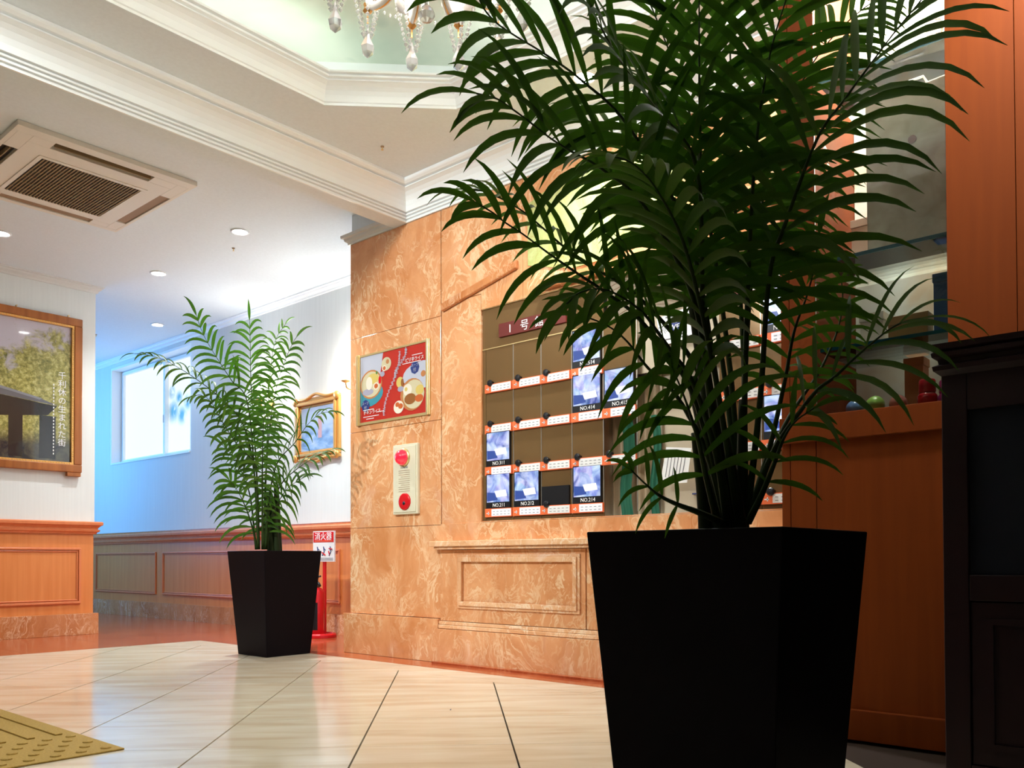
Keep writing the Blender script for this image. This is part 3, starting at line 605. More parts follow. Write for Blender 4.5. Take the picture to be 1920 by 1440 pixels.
# ------------------------------------------------------------------ downlights, sprinklers, air conditioner
def downlight(x, y, e, lab, seen=True):
    t = thing('downlight', (x, y, 2.84), lab, 'ceiling light', 'recessed ceiling downlights')
    MB().lathe([(0.062,2.8395),(0.062,2.835),(0.05,2.832),(0.049,2.8395)], (x,y,0), 24).obj('trim_ring', M['white'], t, smooth=True)
    MB().lathe([(0.048,2.8392),(0.048,2.836),(0.0,2.8355)], (x,y,0), 20).obj('lens', M['lampface'], t)
    l = lamp('downlight_lamp', 'SPOT', (x, y, 2.825), e, NEUT, 0.05, (0,0,0), spot=125, blend=0.9)
DL = ['round lit downlight in the corridor ceiling just left of the marble pilaster cap', 'round lit downlight deeper in the corridor ceiling, above the distant palm',
      'round downlight at the far left of the corridor ceiling, near the picture wall', 'round lit downlight behind the large palm, over the marble ledge',
      'round lit downlight behind the large palm, nearest the showcase wall', 'round downlight in the lobby ceiling towards the entrance', 'round downlight beyond the beam near the entrance', 'round downlight near the corridor window']
for (x, y), e, lab in zip(DOWN, DOWN_E, DL): downlight(x, y, e, lab)
for x, y, lab in ((3.015, 3.572, 'small brown sensor dot in the beige lobby ceiling'), (3.30, 5.55, 'small sprinkler head in the corridor ceiling between the two downlights'), (3.667, 8.70, 'small sprinkler head deep in the corridor ceiling near the window')):
    t = thing('sprinkler', (x, y, 2.84), lab, 'sprinkler')
    MB().lathe([(0.010,2.8395),(0.010,2.835),(0.004,2.832)], (x,y,0), 10).obj('cap', M['flap'], t)
    MB().lathe([(0.0035,2.832),(0.0035,2.822),(0.007,2.821),(0.007,2.819)], (x,y,0), 8).obj('nozzle', M['brass'], t)
ac = thing('air_conditioner', (2.085, 5.25, 2.84), 'square ivory ceiling cassette air conditioner with brown louvred grille', 'air conditioner')
def acbox(x0,x1,y0,y1,z0,z1,n,m_,p=ac,bv=0.002): return MB().box(x0,x1,y0,y1,z0,z1).obj(n, M[m_], p, bevel=bv)
acbox(1.60,2.575,4.73,4.80,2.812,2.8395,'panel_edge','ac'); acbox(1.60,2.575,5.77,5.81,2.812,2.8395,'panel_edge','ac')
acbox(1.60,1.625,4.80,5.77,2.812,2.8395,'panel_edge','ac'); acbox(2.555,2.575,4.80,5.77,2.812,2.8395,'panel_edge','ac')
acbox(1.70,2.49,4.885,5.70,2.812,2.832,'inner_panel','ac')
acbox(1.625,1.70,4.80,5.02,2.812,2.8395,'corner_cover','ac'); acbox(1.625,1.70,5.62,5.77,2.812,2.8395,'corner_cover','ac')
acbox(2.49,2.555,4.80,5.02,2.812,2.8395,'corner_cover','ac'); acbox(2.49,2.555,5.62,5.77,2.812,2.8395,'corner_cover','ac')
acbox(1.70,1.81,4.80,4.885,2.812,2.8395,'corner_cover','ac'); acbox(2.35,2.49,4.80,4.885,2.812,2.8395,'corner_cover','ac')
acbox(1.70,1.84,5.70,5.77,2.812,2.8395,'corner_cover','ac'); acbox(2.38,2.49,5.70,5.77,2.812,2.8395,'corner_cover','ac')
acbox(1.81,2.35,4.80,4.885,2.834,2.8395,'air_slot','ac_dark'); acbox(1.625,1.70,5.02,5.62,2.834,2.8395,'air_slot','ac_dark')
v_ = acbox(1.815,2.345,4.835,4.842,2.808,2.834,'vane','ac_slat'); acbox(1.66,1.667,5.03,5.61,2.808,2.834,'vane','ac_slat')
acbox(2.492,2.553,5.022,5.618,2.818,2.832,'closed_flap','flap'); acbox(1.842,2.378,5.702,5.768,2.818,2.832,'closed_flap','flap')
acbox(1.80,2.405,5.0,5.03,2.808,2.8118,'grille_frame','ac'); acbox(1.80,2.405,5.61,5.64,2.808,2.8118,'grille_frame','ac')
acbox(1.80,1.825,5.03,5.61,2.808,2.8118,'grille_frame','ac'); acbox(2.38,2.405,5.03,5.61,2.808,2.8118,'grille_frame','ac')
acbox(1.825,2.38,5.03,5.61,2.8105,2.8119,'grille_back','ac_dark')
for k in range(30):
    x = 1.833 + 0.0184*k; MB().box(x, x+0.0075, 5.03, 5.61, 2.807, 2.8104).obj('grille_slat', M['ac_slat'], ac)
for k in range(5):
    yy = 5.12+0.1*k; MB().box(1.826, 2.379, yy, yy+0.003, 2.8062, 2.807).obj('grille_rib', M['ac_slat'], ac)

# ------------------------------------------------------------------ large framed picture on the left wall
pic = thing('framed_picture', (2.0, 7.2, 1.30), 'large framed photo of a tiled house in a bamboo grove, on the left wall', 'picture')
X0, X1, Z0, Z1 = 0.95, 2.912, 1.302, 2.54
MB().box(X0,X1,7.155,7.199,Z1-0.062,Z1).box(X0,X1,7.155,7.199,Z0,Z0+0.062).box(X0,X0+0.062,7.155,7.199,Z0+0.062,Z1-0.062).box(X1-0.062,X1,7.155,7.199,Z0+0.062,Z1-0.062).obj('outer_frame', M['frame_brown'], pic, bevel=0.006)
a, b = X0+0.062, X1-0.062; c, d = Z0+0.062, Z1-0.062
MB().box(a,b,7.163,7.199,d-0.016,d-0.0005).box(a,b,7.163,7.199,c+0.0005,c+0.016).box(a+0.0005,a+0.016,7.163,7.199,c+0.016,d-0.016).box(b-0.016,b-0.0005,7.163,7.199,c+0.016,d-0.016).obj('gilt_slip', M['gold'], pic)
bd = MB(); 
for k in range(58):
    zz = c+0.03+k*(d-c-0.06)/57; bd.lathe([(0.001,-0.004),(0.0045,0),(0.001,0.004)], (b-0.008, 7.163, zz), 5)
for k in range(90):
    xx = a+0.03+k*(b-a-0.06)/89; bd.lathe([(0.001,-0.004),(0.0045,0),(0.001,0.004)], (xx, 7.163, d-0.008), 5); bd.lathe([(0.001,-0.004),(0.0045,0),(0.001,0.004)], (xx, 7.163, c+0.008), 5)
o = bd.obj('beading', M['brass'], pic)
def photo_mat():
    m_ = mat('bamboo_photo', (0.5,0.5,0.5), 0.12, coat=0.6); v = coords(m_); sp = N(m_, 'ShaderNodeSeparateXYZ'); link(m_, v, sp.inputs[0])
    n1 = noise(m_, v, 7, 6, 0.5, 0.65); n2 = noise(m_, v, 34, 4, 0.3, 0.7)
    fol = ramp(m_, n2, [(0.30, (0.10, 0.11, 0.03)), (0.48, (0.30, 0.28, 0.08)), (0.60, (0.50, 0.46, 0.16)), (0.72, (0.62, 0.60, 0.34))])
    sky = (0.52, 0.48, 0.56)
    # foliage edge climbs to the right
    e1 = N(m_, 'ShaderNodeMath', operation='MULTIPLY'); link(m_, sp.outputs['X'], e1.inputs[0]); e1.inputs[1].default_value = 0.52
    e2 = N(m_, 'ShaderNodeMath', operation='SUBTRACT'); link(m_, sp.outputs['Z'], e2.inputs[0]); link(m_, e1.outputs[0], e2.inputs[1])
    e3 = N(m_, 'ShaderNodeMath', operation='MULTIPLY_ADD'); link(m_, n1, e3.inputs[0]); e3.inputs[1].default_value = -1.1; link(m_, e2.outputs[0], e3.inputs[2])
    mr = N(m_, 'ShaderNodeMapRange'); mr.inputs[1].default_value = 0.50; mr.inputs[2].default_value = 0.34; link(m_, e3.outputs[0], mr.inputs[0])
    c = mix(m_, mr.outputs[0], sky, fol)
    lo = N(m_, 'ShaderNodeMapRange'); lo.inputs[1].default_value = 1.62; lo.inputs[2].default_value = 1.50; link(m_, sp.outputs['Z'], lo.inputs[0])
    base(m_, mix(m_, lo.outputs[0], c, ramp(m_, n1, [(0.4, (0.02, 0.02, 0.03)), (0.6, (0.10, 0.10, 0.07))]))); return m_
MB().box(a+0.017, b-0.017, 7.185, 7.195, c+0.017, d-0.017).obj('photo_print', photo_mat(), pic)
def polyY(poly, Y0, Y1, m_, name, parent):
    n = len(poly); return MB().add([(x,Y0,z) for x,z in poly]+[(x,Y1,z) for x,z in poly], [tuple(range(n)), tuple(range(n,2*n))[::-1]]+[(i,(i+1)%n,n+(i+1)%n,n+i) for i in range(n)]).obj(name, m_, parent)
roofm = mat('printed_roof', (0.13, 0.13, 0.15), 0.15, coat=0.6); eave = mat('printed_eave', (0.02, 0.018, 0.018), 0.15, coat=0.6); tl = mat('printed_tiles', (0.24, 0.25, 0.29), 0.15, coat=0.6)
hut = polyY([(1.03,2.02),(2.31,1.925),(2.62,1.862),(2.74,1.822),(2.31,1.862),(1.03,1.94)], 7.1840, 7.1849, roofm, 'printed_roof', pic)
polyY([(1.8,1.968),(2.31,1.93),(2.62,1.867),(2.60,1.855),(2.30,1.912),(1.8,1.95)], 7.1830, 7.1839, tl, 'printed_tile_row', hut)
polyY([(1.03,1.939),(2.31,1.861),(2.73,1.818),(2.66,1.74),(2.31,1.70),(1.03,1.72)], 7.1840, 7.1849, eave, 'printed_eave', pic)
for x_, w_ in ((1.3,0.05),(1.75,0.06),(2.38,0.10),(2.60,0.12)): polyY([(x_,1.735),(x_+w_,1.735),(x_+w_,1.40),(x_,1.40)], 7.1841, 7.1849, eave, 'printed_post', pic)
for k, ch_ in enumerate('千利休の生まれた街'): text(ch_, 0.064, M['white_p'], pic, 'lettering', (2.735, 7.1825, 2.045-0.0668*k), 'Y', extr=0.0004)
for k in range(22): MB().box(2.700, 2.708, 7.1825, 7.1832, 1.98-0.026*k, 1.994-0.026*k).obj('small_lettering', M['white_p'], pic)
MB().box(2.80,2.905,7.158,7.199,1.27,1.3015).obj('support_block', M['frame_brown'], pic, bevel=0.003)
MB().lathe([(0.006,-0.012),(0.006,0.012)], (2.42,7.158,2.548), 6, (0,1,0)).lathe([(0.006,-0.012),(0.006,0.012)], (2.80,7.158,2.548), 6, (0,1,0)).obj('hanging_pin', M['brass'], pic)

# small gilt painting on the back wall
sp_ = thing('framed_painting', (4.27, 5.86, 1.43), 'small blue painting in an ornate gilt frame on the back wall, behind the distant palm', 'picture')
Y0, Y1, Z0, Z1 = 5.56, 6.165, 1.425, 1.94
fb = MB()
for w0, w1, h in ((0.0,0.03,0.030),(0.03,0.058,0.042),(0.058,0.078,0.020)):
    fb.box(4.27-h,4.2695,Y0+w0,Y1-w0,Z1-w1,Z1-w0).box(4.27-h,4.2695,Y0+w0,Y1-w0,Z0+w0,Z0+w1).box(4.27-h,4.2695,Y0+w0,Y0+w1,Z0+w1,Z1-w1).box(4.27-h,4.2695,Y1-w1,Y1-w0,Z0+w1,Z1-w1)
fr = fb.obj('gilt_frame', M['gold'], sp_, bevel=0.007)
orn = MB()
for yy, zz in ((Y0+0.02,Z0+0.02),(Y0+0.02,Z1-0.02),(Y1-0.02,Z0+0.02),(Y1-0.02,Z1-0.02)):
    orn.lathe([(0.036,0),(0.03,0.012),(0.012,0.016),(0.0,0.017)], (4.238,yy,zz), 10, (-1,0,0))
for zc, sg in ((Z1, 1), (Z0, -1)):
    orn.tube(catmull([(4.245,Y0+0.05,zc-0.004*sg),(4.238,Y0+0.17,zc-0.008*sg),(4.236,(Y0+Y1)/2,zc+0.022*sg),(4.238,Y1-0.17,zc-0.008*sg),(4.245,Y1-0.05,zc-0.004*sg)], 6), 0.012, 8)
orn.obj('corner_ornament', M['gold'], sp_, smooth=True)
def sea_mat():
    m_ = mat('harbour_painting', (0.3,0.45,0.7), 0.4); v = coords(m_, (1,2.5,6)); n1 = noise(m_, v, 3, 4, 0.4); g = N(m_, 'ShaderNodeSeparateXYZ'); link(m_, coords(m_), g.inputs[0])
    c = ramp(m_, n1, [(0.3,(0.10,0.22,0.50)),(0.5,(0.25,0.42,0.72)),(0.68,(0.50,0.62,0.82))]); mr = N(m_, 'ShaderNodeMapRange'); mr.inputs[1].default_value = 1.62; mr.inputs[2].default_value = 1.74; link(m_, g.outputs['Z'], mr.inputs[0])
    base(m_, mix(m_, mr.outputs[0], c, (0.46,0.58,0.80))); return m_
MB().box(4.255,4.268,Y0+0.079,Y1-0.079,Z0+0.079,Z1-0.079).obj('canvas', sea_mat(), sp_)
MB().box(4.2535,4.2545,5.80,5.85,1.60,1.78).obj('painted_tower', mat('painted_tower', (0.55,0.35,0.40), 0.5), sp_)

# wall sconces
def sconce(y, lab):
    z = 1.965; t = thing('wall_sconce', (4.27, y, z), lab, 'wall lamp', 'candle sconces on the corridor wall')
    MB().lathe([(0.045,0.0005),(0.042,0.008),(0.02,0.014)], (4.27,y,z), 16, (-1,0,0)).obj('backplate', M['gold'], t, smooth=True)
    MB().tube(catmull([(4.258,y,z),(4.22,y,z-0.035),(4.17,y,z-0.03),(4.155,y,z+0.01)], 5), 0.006, 7).obj('arm', M['gold'], t, smooth=True)
    MB().lathe([(0.006,-0.005),(0.034,0.006),(0.038,0.012),(0.012,0.012)], (4.155,y,z+0.012), 14).obj('drip_cup', M['gold'], t, smooth=True)
    MB().lathe([(0.01,0.012),(0.01,0.04)], (4.155,y,z+0.012), 10).obj('candle_tube', M['milk'], t)
    MB().lathe([(0.008,0.041),(0.030,0.06),(0.034,0.085),(0.020,0.125),(0.001,0.165)], (4.155,y,z+0.012), 12).obj('flame_bulb', M['flame'], t, smooth=True)
    for q in range(4):
        a = R(45+90*q); MB().lathe([(0.001,-0.05),(0.006,-0.035),(0.001,-0.008)], (4.155+0.033*math.cos(a), y+0.033*math.sin(a), z+0.012), 6).obj('crystal_drop', M['crystal'], t)
    lamp('sconce_light', 'POINT', (4.155, y, z+0.11), 14, WARM, 0.04)
sconce(5.36, 'lit candle sconce at the right end of the corridor wall, by the marble pilaster')
sconce(6.545, 'lit candle sconce behind the distant palm, left of the gilt painting')

# ------------------------------------------------------------------ menu poster, alarm panel on the marble pilaster
po = thing('menu_poster', (3.5, 4.05, 1.46), 'red rice-dish menu poster in a pale brass holder on the marble pilaster', 'poster')
PY1, PY0, PZ0, PZ1 = 4.352, 3.738, 1.474, 1.892
MB().box(3.486,3.4995,4.354,4.388,1.455,1.908).box(3.478,3.4995,4.362,4.380,1.455,1.908).obj('side_rail', M['brass'], po, bevel=0.002)
MB().box(3.486,3.4995,3.705,3.736,1.455,1.908).box(3.478,3.4995,3.712,3.729,1.455,1.908).obj('side_rail', M['brass'], po, bevel=0.002)
MB().box(3.489,3.4995,3.737,4.353,1.457,1.473).obj('bottom_rail', M['brass'], po); MB().box(3.489,3.4995,3.737,4.353,1.893,1.905).obj('top_rail', M['brass'], po)
rp = mat('poster_red', (0.50, 0.030, 0.020), 0.25, coat=0.5)
MB().box(3.494,3.4995,PY0,PY1,PZ0,PZ1).obj('poster_sheet', rp, po)
def pu(u, v): return PY1-(PY1-PY0)*u, PZ0+(PZ1-PZ0)*v
DK = [0]
def disc(u, v, ru, rv, col, lay, n=20, a0=0, a1=360, nm='printed_picture', par=po, name=None):
    pts = []
    for k in range(n):
        a = R(a0+(a1-a0)*k/(n if a1-a0 == 360 else n-1)); y, z = pu(u+ru*math.cos(a), v+rv*math.sin(a))
        pts.append((min(max(y, PY0), PY1), min(max(z, PZ0), PZ1)))
    mm = M.get(col) if isinstance(col, str) else col
    DK[0] += 1; lay = DK[0]*0.22
    return polyX(pts, 3.4930-0.00025*lay, 3.49304-0.00025*lay, mm, nm, par)
def pc(n_, c): M[n_] = mat(n_, c, 0.3, coat=0.4)
for n_, c in (('p_grey',(0.50,0.52,0.62)),('p_teal',(0.05,0.28,0.36)),('p_bowl',(0.50,0.20,0.07)),('p_rice',(0.62,0.55,0.36)),('p_yel',(0.66,0.50,0.14)),('p_egg',(0.78,0.72,0.60)),('p_yolk',(0.55,0.12,0.03)),('p_green',(0.10,0.22,0.05)),('p_navy',(0.03,0.05,0.20)),('p_brown',(0.30,0.11,0.03)),('p_dish',(0.38,0.36,0.46))): pc(n_, c)
y0, z0 = pu(0,0.58); y1, z1 = pu(0.36,1)
polyX([(PY1,z0),(pu(0.30,0)[0],z0),(y1,z1),(PY1,z1)], 3.4933, 3.4936, M['p_grey'], 'printed_picture', po)
disc(0.10,0.42,0.26,0.20,'p_teal',2); disc(0.17,0.56,0.175,0.22,'p_bowl',3); disc(0.17,0.56,0.155,0.195,'p_rice',4); disc(0.20,0.64,0.09,0.08,'p_yel',5); disc(0.12,0.45,0.09,0.05,'p_dish',5); disc(0.14,0.58,0.05,0.10,'p_egg',5); disc(0.25,0.52,0.045,0.055,'p_egg',6); disc(0.25,0.52,0.03,0.037,'p_yolk',7); disc(0.31,0.60,0.022,0.06,'red',6); disc(0.26,0.72,0.015,0.025,'p_green',6)
disc(0.41,0.82,0.075,0.10,'p_rice',3); disc(0.38,0.76,0.035,0.045,'p_egg',4); disc(0.38,0.76,0.022,0.03,'p_yolk',5); disc(0.43,0.85,0.025,0.035,'p_bowl',4); disc(0.35,0.68,0.035,0.04,'p_dish',4)
disc(0.96,0.55,0.30,0.20,'p_grey',2); disc(0.80,0.29,0.175,0.235,'p_bowl',4); disc(0.82,0.29,0.155,0.21,'p_rice',5); disc(0.73,0.37,0.065,0.085,'p_egg',6); disc(0.71,0.38,0.022,0.03,'p_yel',7); disc(0.77,0.23,0.085,0.08,'p_brown',6); disc(0.90,0.22,0.06,0.055,'p_yolk',7); disc(0.91,0.34,0.06,0.07,'p_yel',6)
disc(0.62,0.50,0.055,0.08,'p_yel',4); disc(0.655,0.49,0.022,0.06,'p_brown',5); disc(0.63,0.40,0.045,0.04,'p_dish',4); disc(0.60,0.14,0.075,0.095,'p_egg',4); disc(0.58,0.18,0.03,0.035,'p_yolk',5); disc(0.63,0.15,0.035,0.04,'p_yolk',5); disc(0.96,0.56,0.035,0.045,'p_bowl',4)
for u, v in ((0.84,0.67),(0.085,0.245)):
    disc(u, v, 0.065, 0.095, 'p_navy', 6, 8); y, z = pu(u, v)
    text('スープ', 0.022, M['p_grey'], po, 'badge_lettering', (3.4898, y, z+0.008), 'X', 'CENTER'); text('付', 0.026, M['p_grey'], po, 'badge_lettering', (3.4898, y, z-0.022), 'X', 'CENTER')
y, z = pu(0.055, 0.115); text('チキンライス', 0.028, M['card'], po, 'poster_lettering', (3.4898, y, z), 'X')
y, z = pu(0.70, 0.775); text('ピリ辛ライス', 0.028, M['card'], po, 'poster_lettering', (3.4898, y, z), 'X')
rr = random.Random(5)
for (ua, va), (ub, vb), n_ in (((0.62,0.93),(0.385,0.08),17), ((0.71,0.97),(0.555,0.60),12)):
    for k in range(n_):
        t = k/(n_-1); y, z = pu(ua+(ub-ua)*t+0.03*math.sin(t*6), va+(vb-va)*t); s_ = 0.010+0.004*rr.random()
        q = MB()
        for r_ in range(3): q.box(3.4898,3.4902,y-s_+rr.uniform(0,0.006),y+s_-rr.uniform(0,0.006),z-s_*0.8+r_*s_*0.7,z-s_*0.8+r_*s_*0.7+0.0028)
        q.box(3.4894,3.4898,y-0.0015,y+0.0015,z-s_,z+s_).obj('script_lettering', M['p_grey'], po)
for u0, u1, v_ in ((0.05,0.22,0.175),(0.27,0.38,0.12),(0.05,0.30,0.07),(0.10,0.22,0.035),(0.66,0.93,0.75),(0.80,0.95,0.85)):
    ya, z = pu(u0, v_); yb, _ = pu(u1, v_); MB().box(3.4898,3.4902,yb,ya,z,z+0.004).obj('small_lettering', M['card'], po)

al = thing('fire_alarm_panel', (3.5, 3.91, 0.87), 'tall ivory fire alarm plate with red lamp dome and red button, below the menu poster', 'fire alarm')
MB().box(3.478,3.4995,3.800,4.020,0.872,1.297).obj('plate', M['alarm'], al, bevel=0.004)
MB().box(3.473,3.4779,3.812,4.008,0.884,1.285).obj('raised_plate', M['alarm'], al, bevel=0.003)
lm = MB().lathe([(0.056,0),(0.055,0.008),(0.050,0.012)], (3.473,3.915,1.215), 24, (-1,0,0)).obj('lamp_ring', M['brass'], al, smooth=True)
MB().lathe([(0.049,0.010),(0.047,0.024),(0.038,0.042),(0.020,0.054),(0.0,0.058)], (3.473,3.915,1.215), 24, (-1,0,0)).obj('lamp_dome', mat('red_lamp', (0.75,0.02,0.05), 0.1, emit=(1,0.02,0.06), es=0.25, coat=1), al, smooth=True)
MB().lathe([(0.052,0),(0.050,0.008),(0.044,0.010)], (3.473,3.905,0.948), 24, (-1,0,0)).obj('button_ring', M['red'], al, smooth=True)
MB().lathe([(0.043,0.008),(0.040,0.005),(0.0,0.004)], (3.473,3.905,0.948), 24, (-1,0,0)).obj('button_cover', M['red'], al, smooth=True)
MB().lathe([(0.013,0.004),(0.012,0.010),(0.0,0.011)], (3.473,3.905,0.938), 16, (-1,0,0)).obj('push_button', M['black'], al, smooth=True)
for k in range(11):
    zz = 1.135-0.0125*k; MB().box(3.4722,3.4729,3.862,3.962-(0.02 if k % 4 == 3 else 0),zz,zz+0.0028).obj('instruction_line', M['flap'], al)
text('火災報知機', 0.013, M['ink'], al, 'lettering', (3.4727, 3.945, 1.150), 'X')

# ------------------------------------------------------------------ fire extinguisher and its stand sign
ex = thing('extinguisher_stand', (4.03, 5.50, 0), 'red round floor stand with post and sign for the fire extinguisher, by the back wall', 'stand')
MB().lathe([(0.135,0.001),(0.135,0.022),(0.125,0.034),(0.105,0.034),(0.10,0.018),(0.0,0.018)], (4.01,5.50,0), 28).obj('tray', M['red'], ex, smooth=False, bevel=0.002)
MB().box(4.095,4.110,5.540,5.570,0.019,0.64).obj('post', M['red'], ex)
MB().box(4.082,4.0945,5.405,5.678,0.583,0.822).obj('sign_board', M['card'], ex, bevel=0.001)
MB().box(4.0805,4.0815,5.412,5.671,0.735,0.815).obj('red_band', M['red'], ex)
text('消火器', 0.066, M['white_p'], ex, 'sign_lettering', (4.0795, 5.653, 0.757), 'X', sx=1.12)
MB().box(4.079,4.0799,5.425,5.655,0.742,0.747).obj('small_lettering', M['orange'], ex)
pf = MB(); rg = random.Random(2)
for k, (yy, c_) in enumerate(((5.62,'a'),(5.54,'b'),(5.455,'c'))):
    pf.tube([(4.0805,yy,0.70),(4.0805,yy-0.01,0.66),(4.0805,yy+0.015,0.63)], 0.004, 5).tube([(4.0805,yy,0.69),(4.0805,yy-0.028,0.672)], 0.003, 5)
pf.obj('pictogram_figure', M['navy'], ex)
for q_ in ([(4.0805,5.66,0.632),(4.0805,5.61,0.648)], [(4.0805,5.56,0.655),(4.0805,5.515,0.632)], [(4.0805,5.475,0.665),(4.0805,5.462,0.635)], [(4.0805,5.47,0.685),(4.0805,5.43,0.680)]): MB().tube(q_, 0.005, 5).obj('pictogram_extinguisher', M['red'], ex)
for k in range(3): MB().box(4.0805,4.0815,5.42,5.66,0.592+0.009*k,0.595+0.009*k).obj('small_lettering', M['ink'], ex)
fx = thing('fire_extinguisher', (3.99, 5.515, 0.02), 'red fire extinguisher with black label standing in the red floor stand', 'fire extinguisher')
c0 = (3.99, 5.515, 0)
MB().lathe([(0.06,0.0185),(0.066,0.03),(0.066,0.335),(0.062,0.355),(0.045,0.378),(0.022,0.388),(0.0,0.389)], c0, 28).obj('cylinder', M['red'], fx, smooth=True)
MB().lathe([(0.027,0.386),(0.027,0.402),(0.02,0.41),(0.014,0.43)], c0, 14).obj('valve', mat('grey_valve', (0.2,0.2,0.2), 0.35, 0.8), fx, smooth=True)
MB().tube([(3.99,5.53,0.43),(3.985,5.50,0.452),(3.98,5.46,0.470),(3.98,5.44,0.472)], 0.007, 6).obj('upper_lever', M['black'], fx, smooth=True)
MB().tube([(3.99,5.53,0.418),(3.985,5.49,0.424),(3.98,5.465,0.415),(3.98,5.445,0.395)], [0.012,0.012,0.011,0.009], 8).obj('carry_handle', M['black'], fx, smooth=True)
MB().tube(catmull([(3.99,5.53,0.415),(3.95,5.58,0.40),(3.93,5.60,0.30),(3.935,5.60,0.16)], 6), 0.009, 8).obj('hose', M['black'], fx, smooth=True)
lb = MB()
for k in range(8):
    a0, a1 = R(150+12*k), R(162+12*k); r_ = 0.0668
    lb.add([(c0[0]+r_*math.cos(a), c0[1]+r_*math.sin(a), z) for a in (a0, a1) for z in (0.06, 0.27)], [(0,2,3,1)])
lb.obj('label', M['black'], fx, fix=False)
for a, z, n_ in ((170,0.235,'p_yel'),(188,0.235,'navy'),(170,0.205,'p_egg'),(186,0.205,'p_grey'),(180,0.155,'p_yel')):
    a = R(a); MB().lathe([(0.009,0),(0.009,0.0008),(0.0,0.0009)], (c0[0]+0.0672*math.cos(a), c0[1]+0.0672*math.sin(a), z), 12, (math.cos(a),math.sin(a),0)).obj('label_symbol', M[n_], fx)
MB().lathe([(0.016,0),(0.016,0.005),(0.0,0.006)], (c0[0]+0.066*math.cos(R(150)), c0[1]+0.066*math.sin(R(150)), 0.30), 14, (math.cos(R(150)),math.sin(R(150)),0)).obj('pressure_gauge', M['card'], fx)

# ------------------------------------------------------------------ room selection board in the marble wall
def bronze():
    m_ = mat('bronze_mirror_panel', (0.22, 0.13, 0.055), 0.14, 0.35); return m_
M['bronze'] = bronze()
M['mould_line'] = mat('aluminium_edge', (0.55, 0.52, 0.46), 0.3, 0.8)
M['curt'] = wood('beige_curtain', (0.36, 0.27, 0.17), (0.46, 0.36, 0.24), 0.8, (1, 30, 1)); M['curt_g'] = mat('green_curtain', (0.012, 0.11, 0.06), 0.8)
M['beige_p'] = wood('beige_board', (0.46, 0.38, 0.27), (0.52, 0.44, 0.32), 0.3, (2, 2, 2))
bo = thing('room_board', (3.52, 2.4, 0.81), 'room board set in the marble wall, with lit photo screens and orange price strips', 'display board')
COLS = [3.274, 3.069, 2.874, 2.670, 2.474, 2.276]; RC = [1.84, 1.64, 1.44]
ROW = [1.5245, 1.2975, 1.0643, 0.8325]; LH = 0.047
def panel(y0, y1, z0, z1, mt='bronze', n='backing_panel', X=3.516): return MB().box(X, X+0.008, y0+0.001, y1-0.001, z0+0.001, z1-0.001).obj(n, M[mt], bo)
panel(2.474, 3.298, 1.775, 2.0); panel(1.285, 1.84, 1.775, 2.0)
panel(3.274, 3.298, 0.812, 1.775)
for k in range(4): panel(COLS[k+1], COLS[k], 0.812, 1.775)
panel(2.276, 2.474, 1.2975, 1.775)
panel(1.64, 1.84, 0.812, 1.775); panel(1.285, 1.64, 0.812, 1.775)
for y in COLS[1:]+[1.64]: MB().box(3.513, 3.517, y-0.0018, y+0.0018, 0.83, 1.775).obj('divider', M['mould_line'], bo)
MB().box(3.512, 3.516, 2.40, 3.298, 1.771, 1.776).box(3.506, 3.516, 1.285, 3.298, 1.9985, 2.0005).obj('cross_bar', M['brass'], bo)
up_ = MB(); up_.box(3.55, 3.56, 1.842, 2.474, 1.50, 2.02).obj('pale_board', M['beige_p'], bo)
for k in range(9):  # pale board and wavy lines imitate a reflection of the ceiling mouldings
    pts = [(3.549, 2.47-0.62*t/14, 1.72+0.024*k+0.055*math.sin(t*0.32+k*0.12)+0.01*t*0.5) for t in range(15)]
    MB().tube(pts, 0.0016, 4).obj('moulding_reflection_line', M['flap'], bo)
MB().box(3.60, 3.61, 1.845, 2.20, 0.812, 1.50).obj('pale_board', M['beige_p'], bo)
MB().box(3.585, 3.599, 1.845, 2.02, 0.90, 0.906).obj('shelf_line', M['navy'], bo)
cu = MB(); nn = 60; vv = []; ff = []
for k in range(nn+1):
    yy = 2.60-0.42*k/nn; xx = 3.60+0.018*math.sin(k*0.9)+0.008*math.sin(k*0.37)
    vv += [(xx, yy, 0.815), (xx+0.004*math.sin(k), yy, 1.50)]
for k in range(nn): ff.append((2*k, 2*k+2, 2*k+3, 2*k+1))
cu.add(vv, ff).obj('curtain', M['curt'], bo, smooth=True, fix=False)
for a, b in ((2.405, 2.335), (2.232, 2.185)):
    g = MB(); vv = []; ff = []
    for k in range(13):
        yy = a+(b-a)*k/12
        for q in range(7): vv.append((3.572+0.006*math.sin(k), yy+0.012*math.sin(q*1.1), 0.815+q*0.08))
    for k in range(12):
        for q in range(6): ff.append((k*7+q, (k+1)*7+q, (k+1)*7+q+1, k*7+q+1))
    g.add(vv, ff).obj('curtain_stripe', M['curt_g'], bo, smooth=True, fix=False)
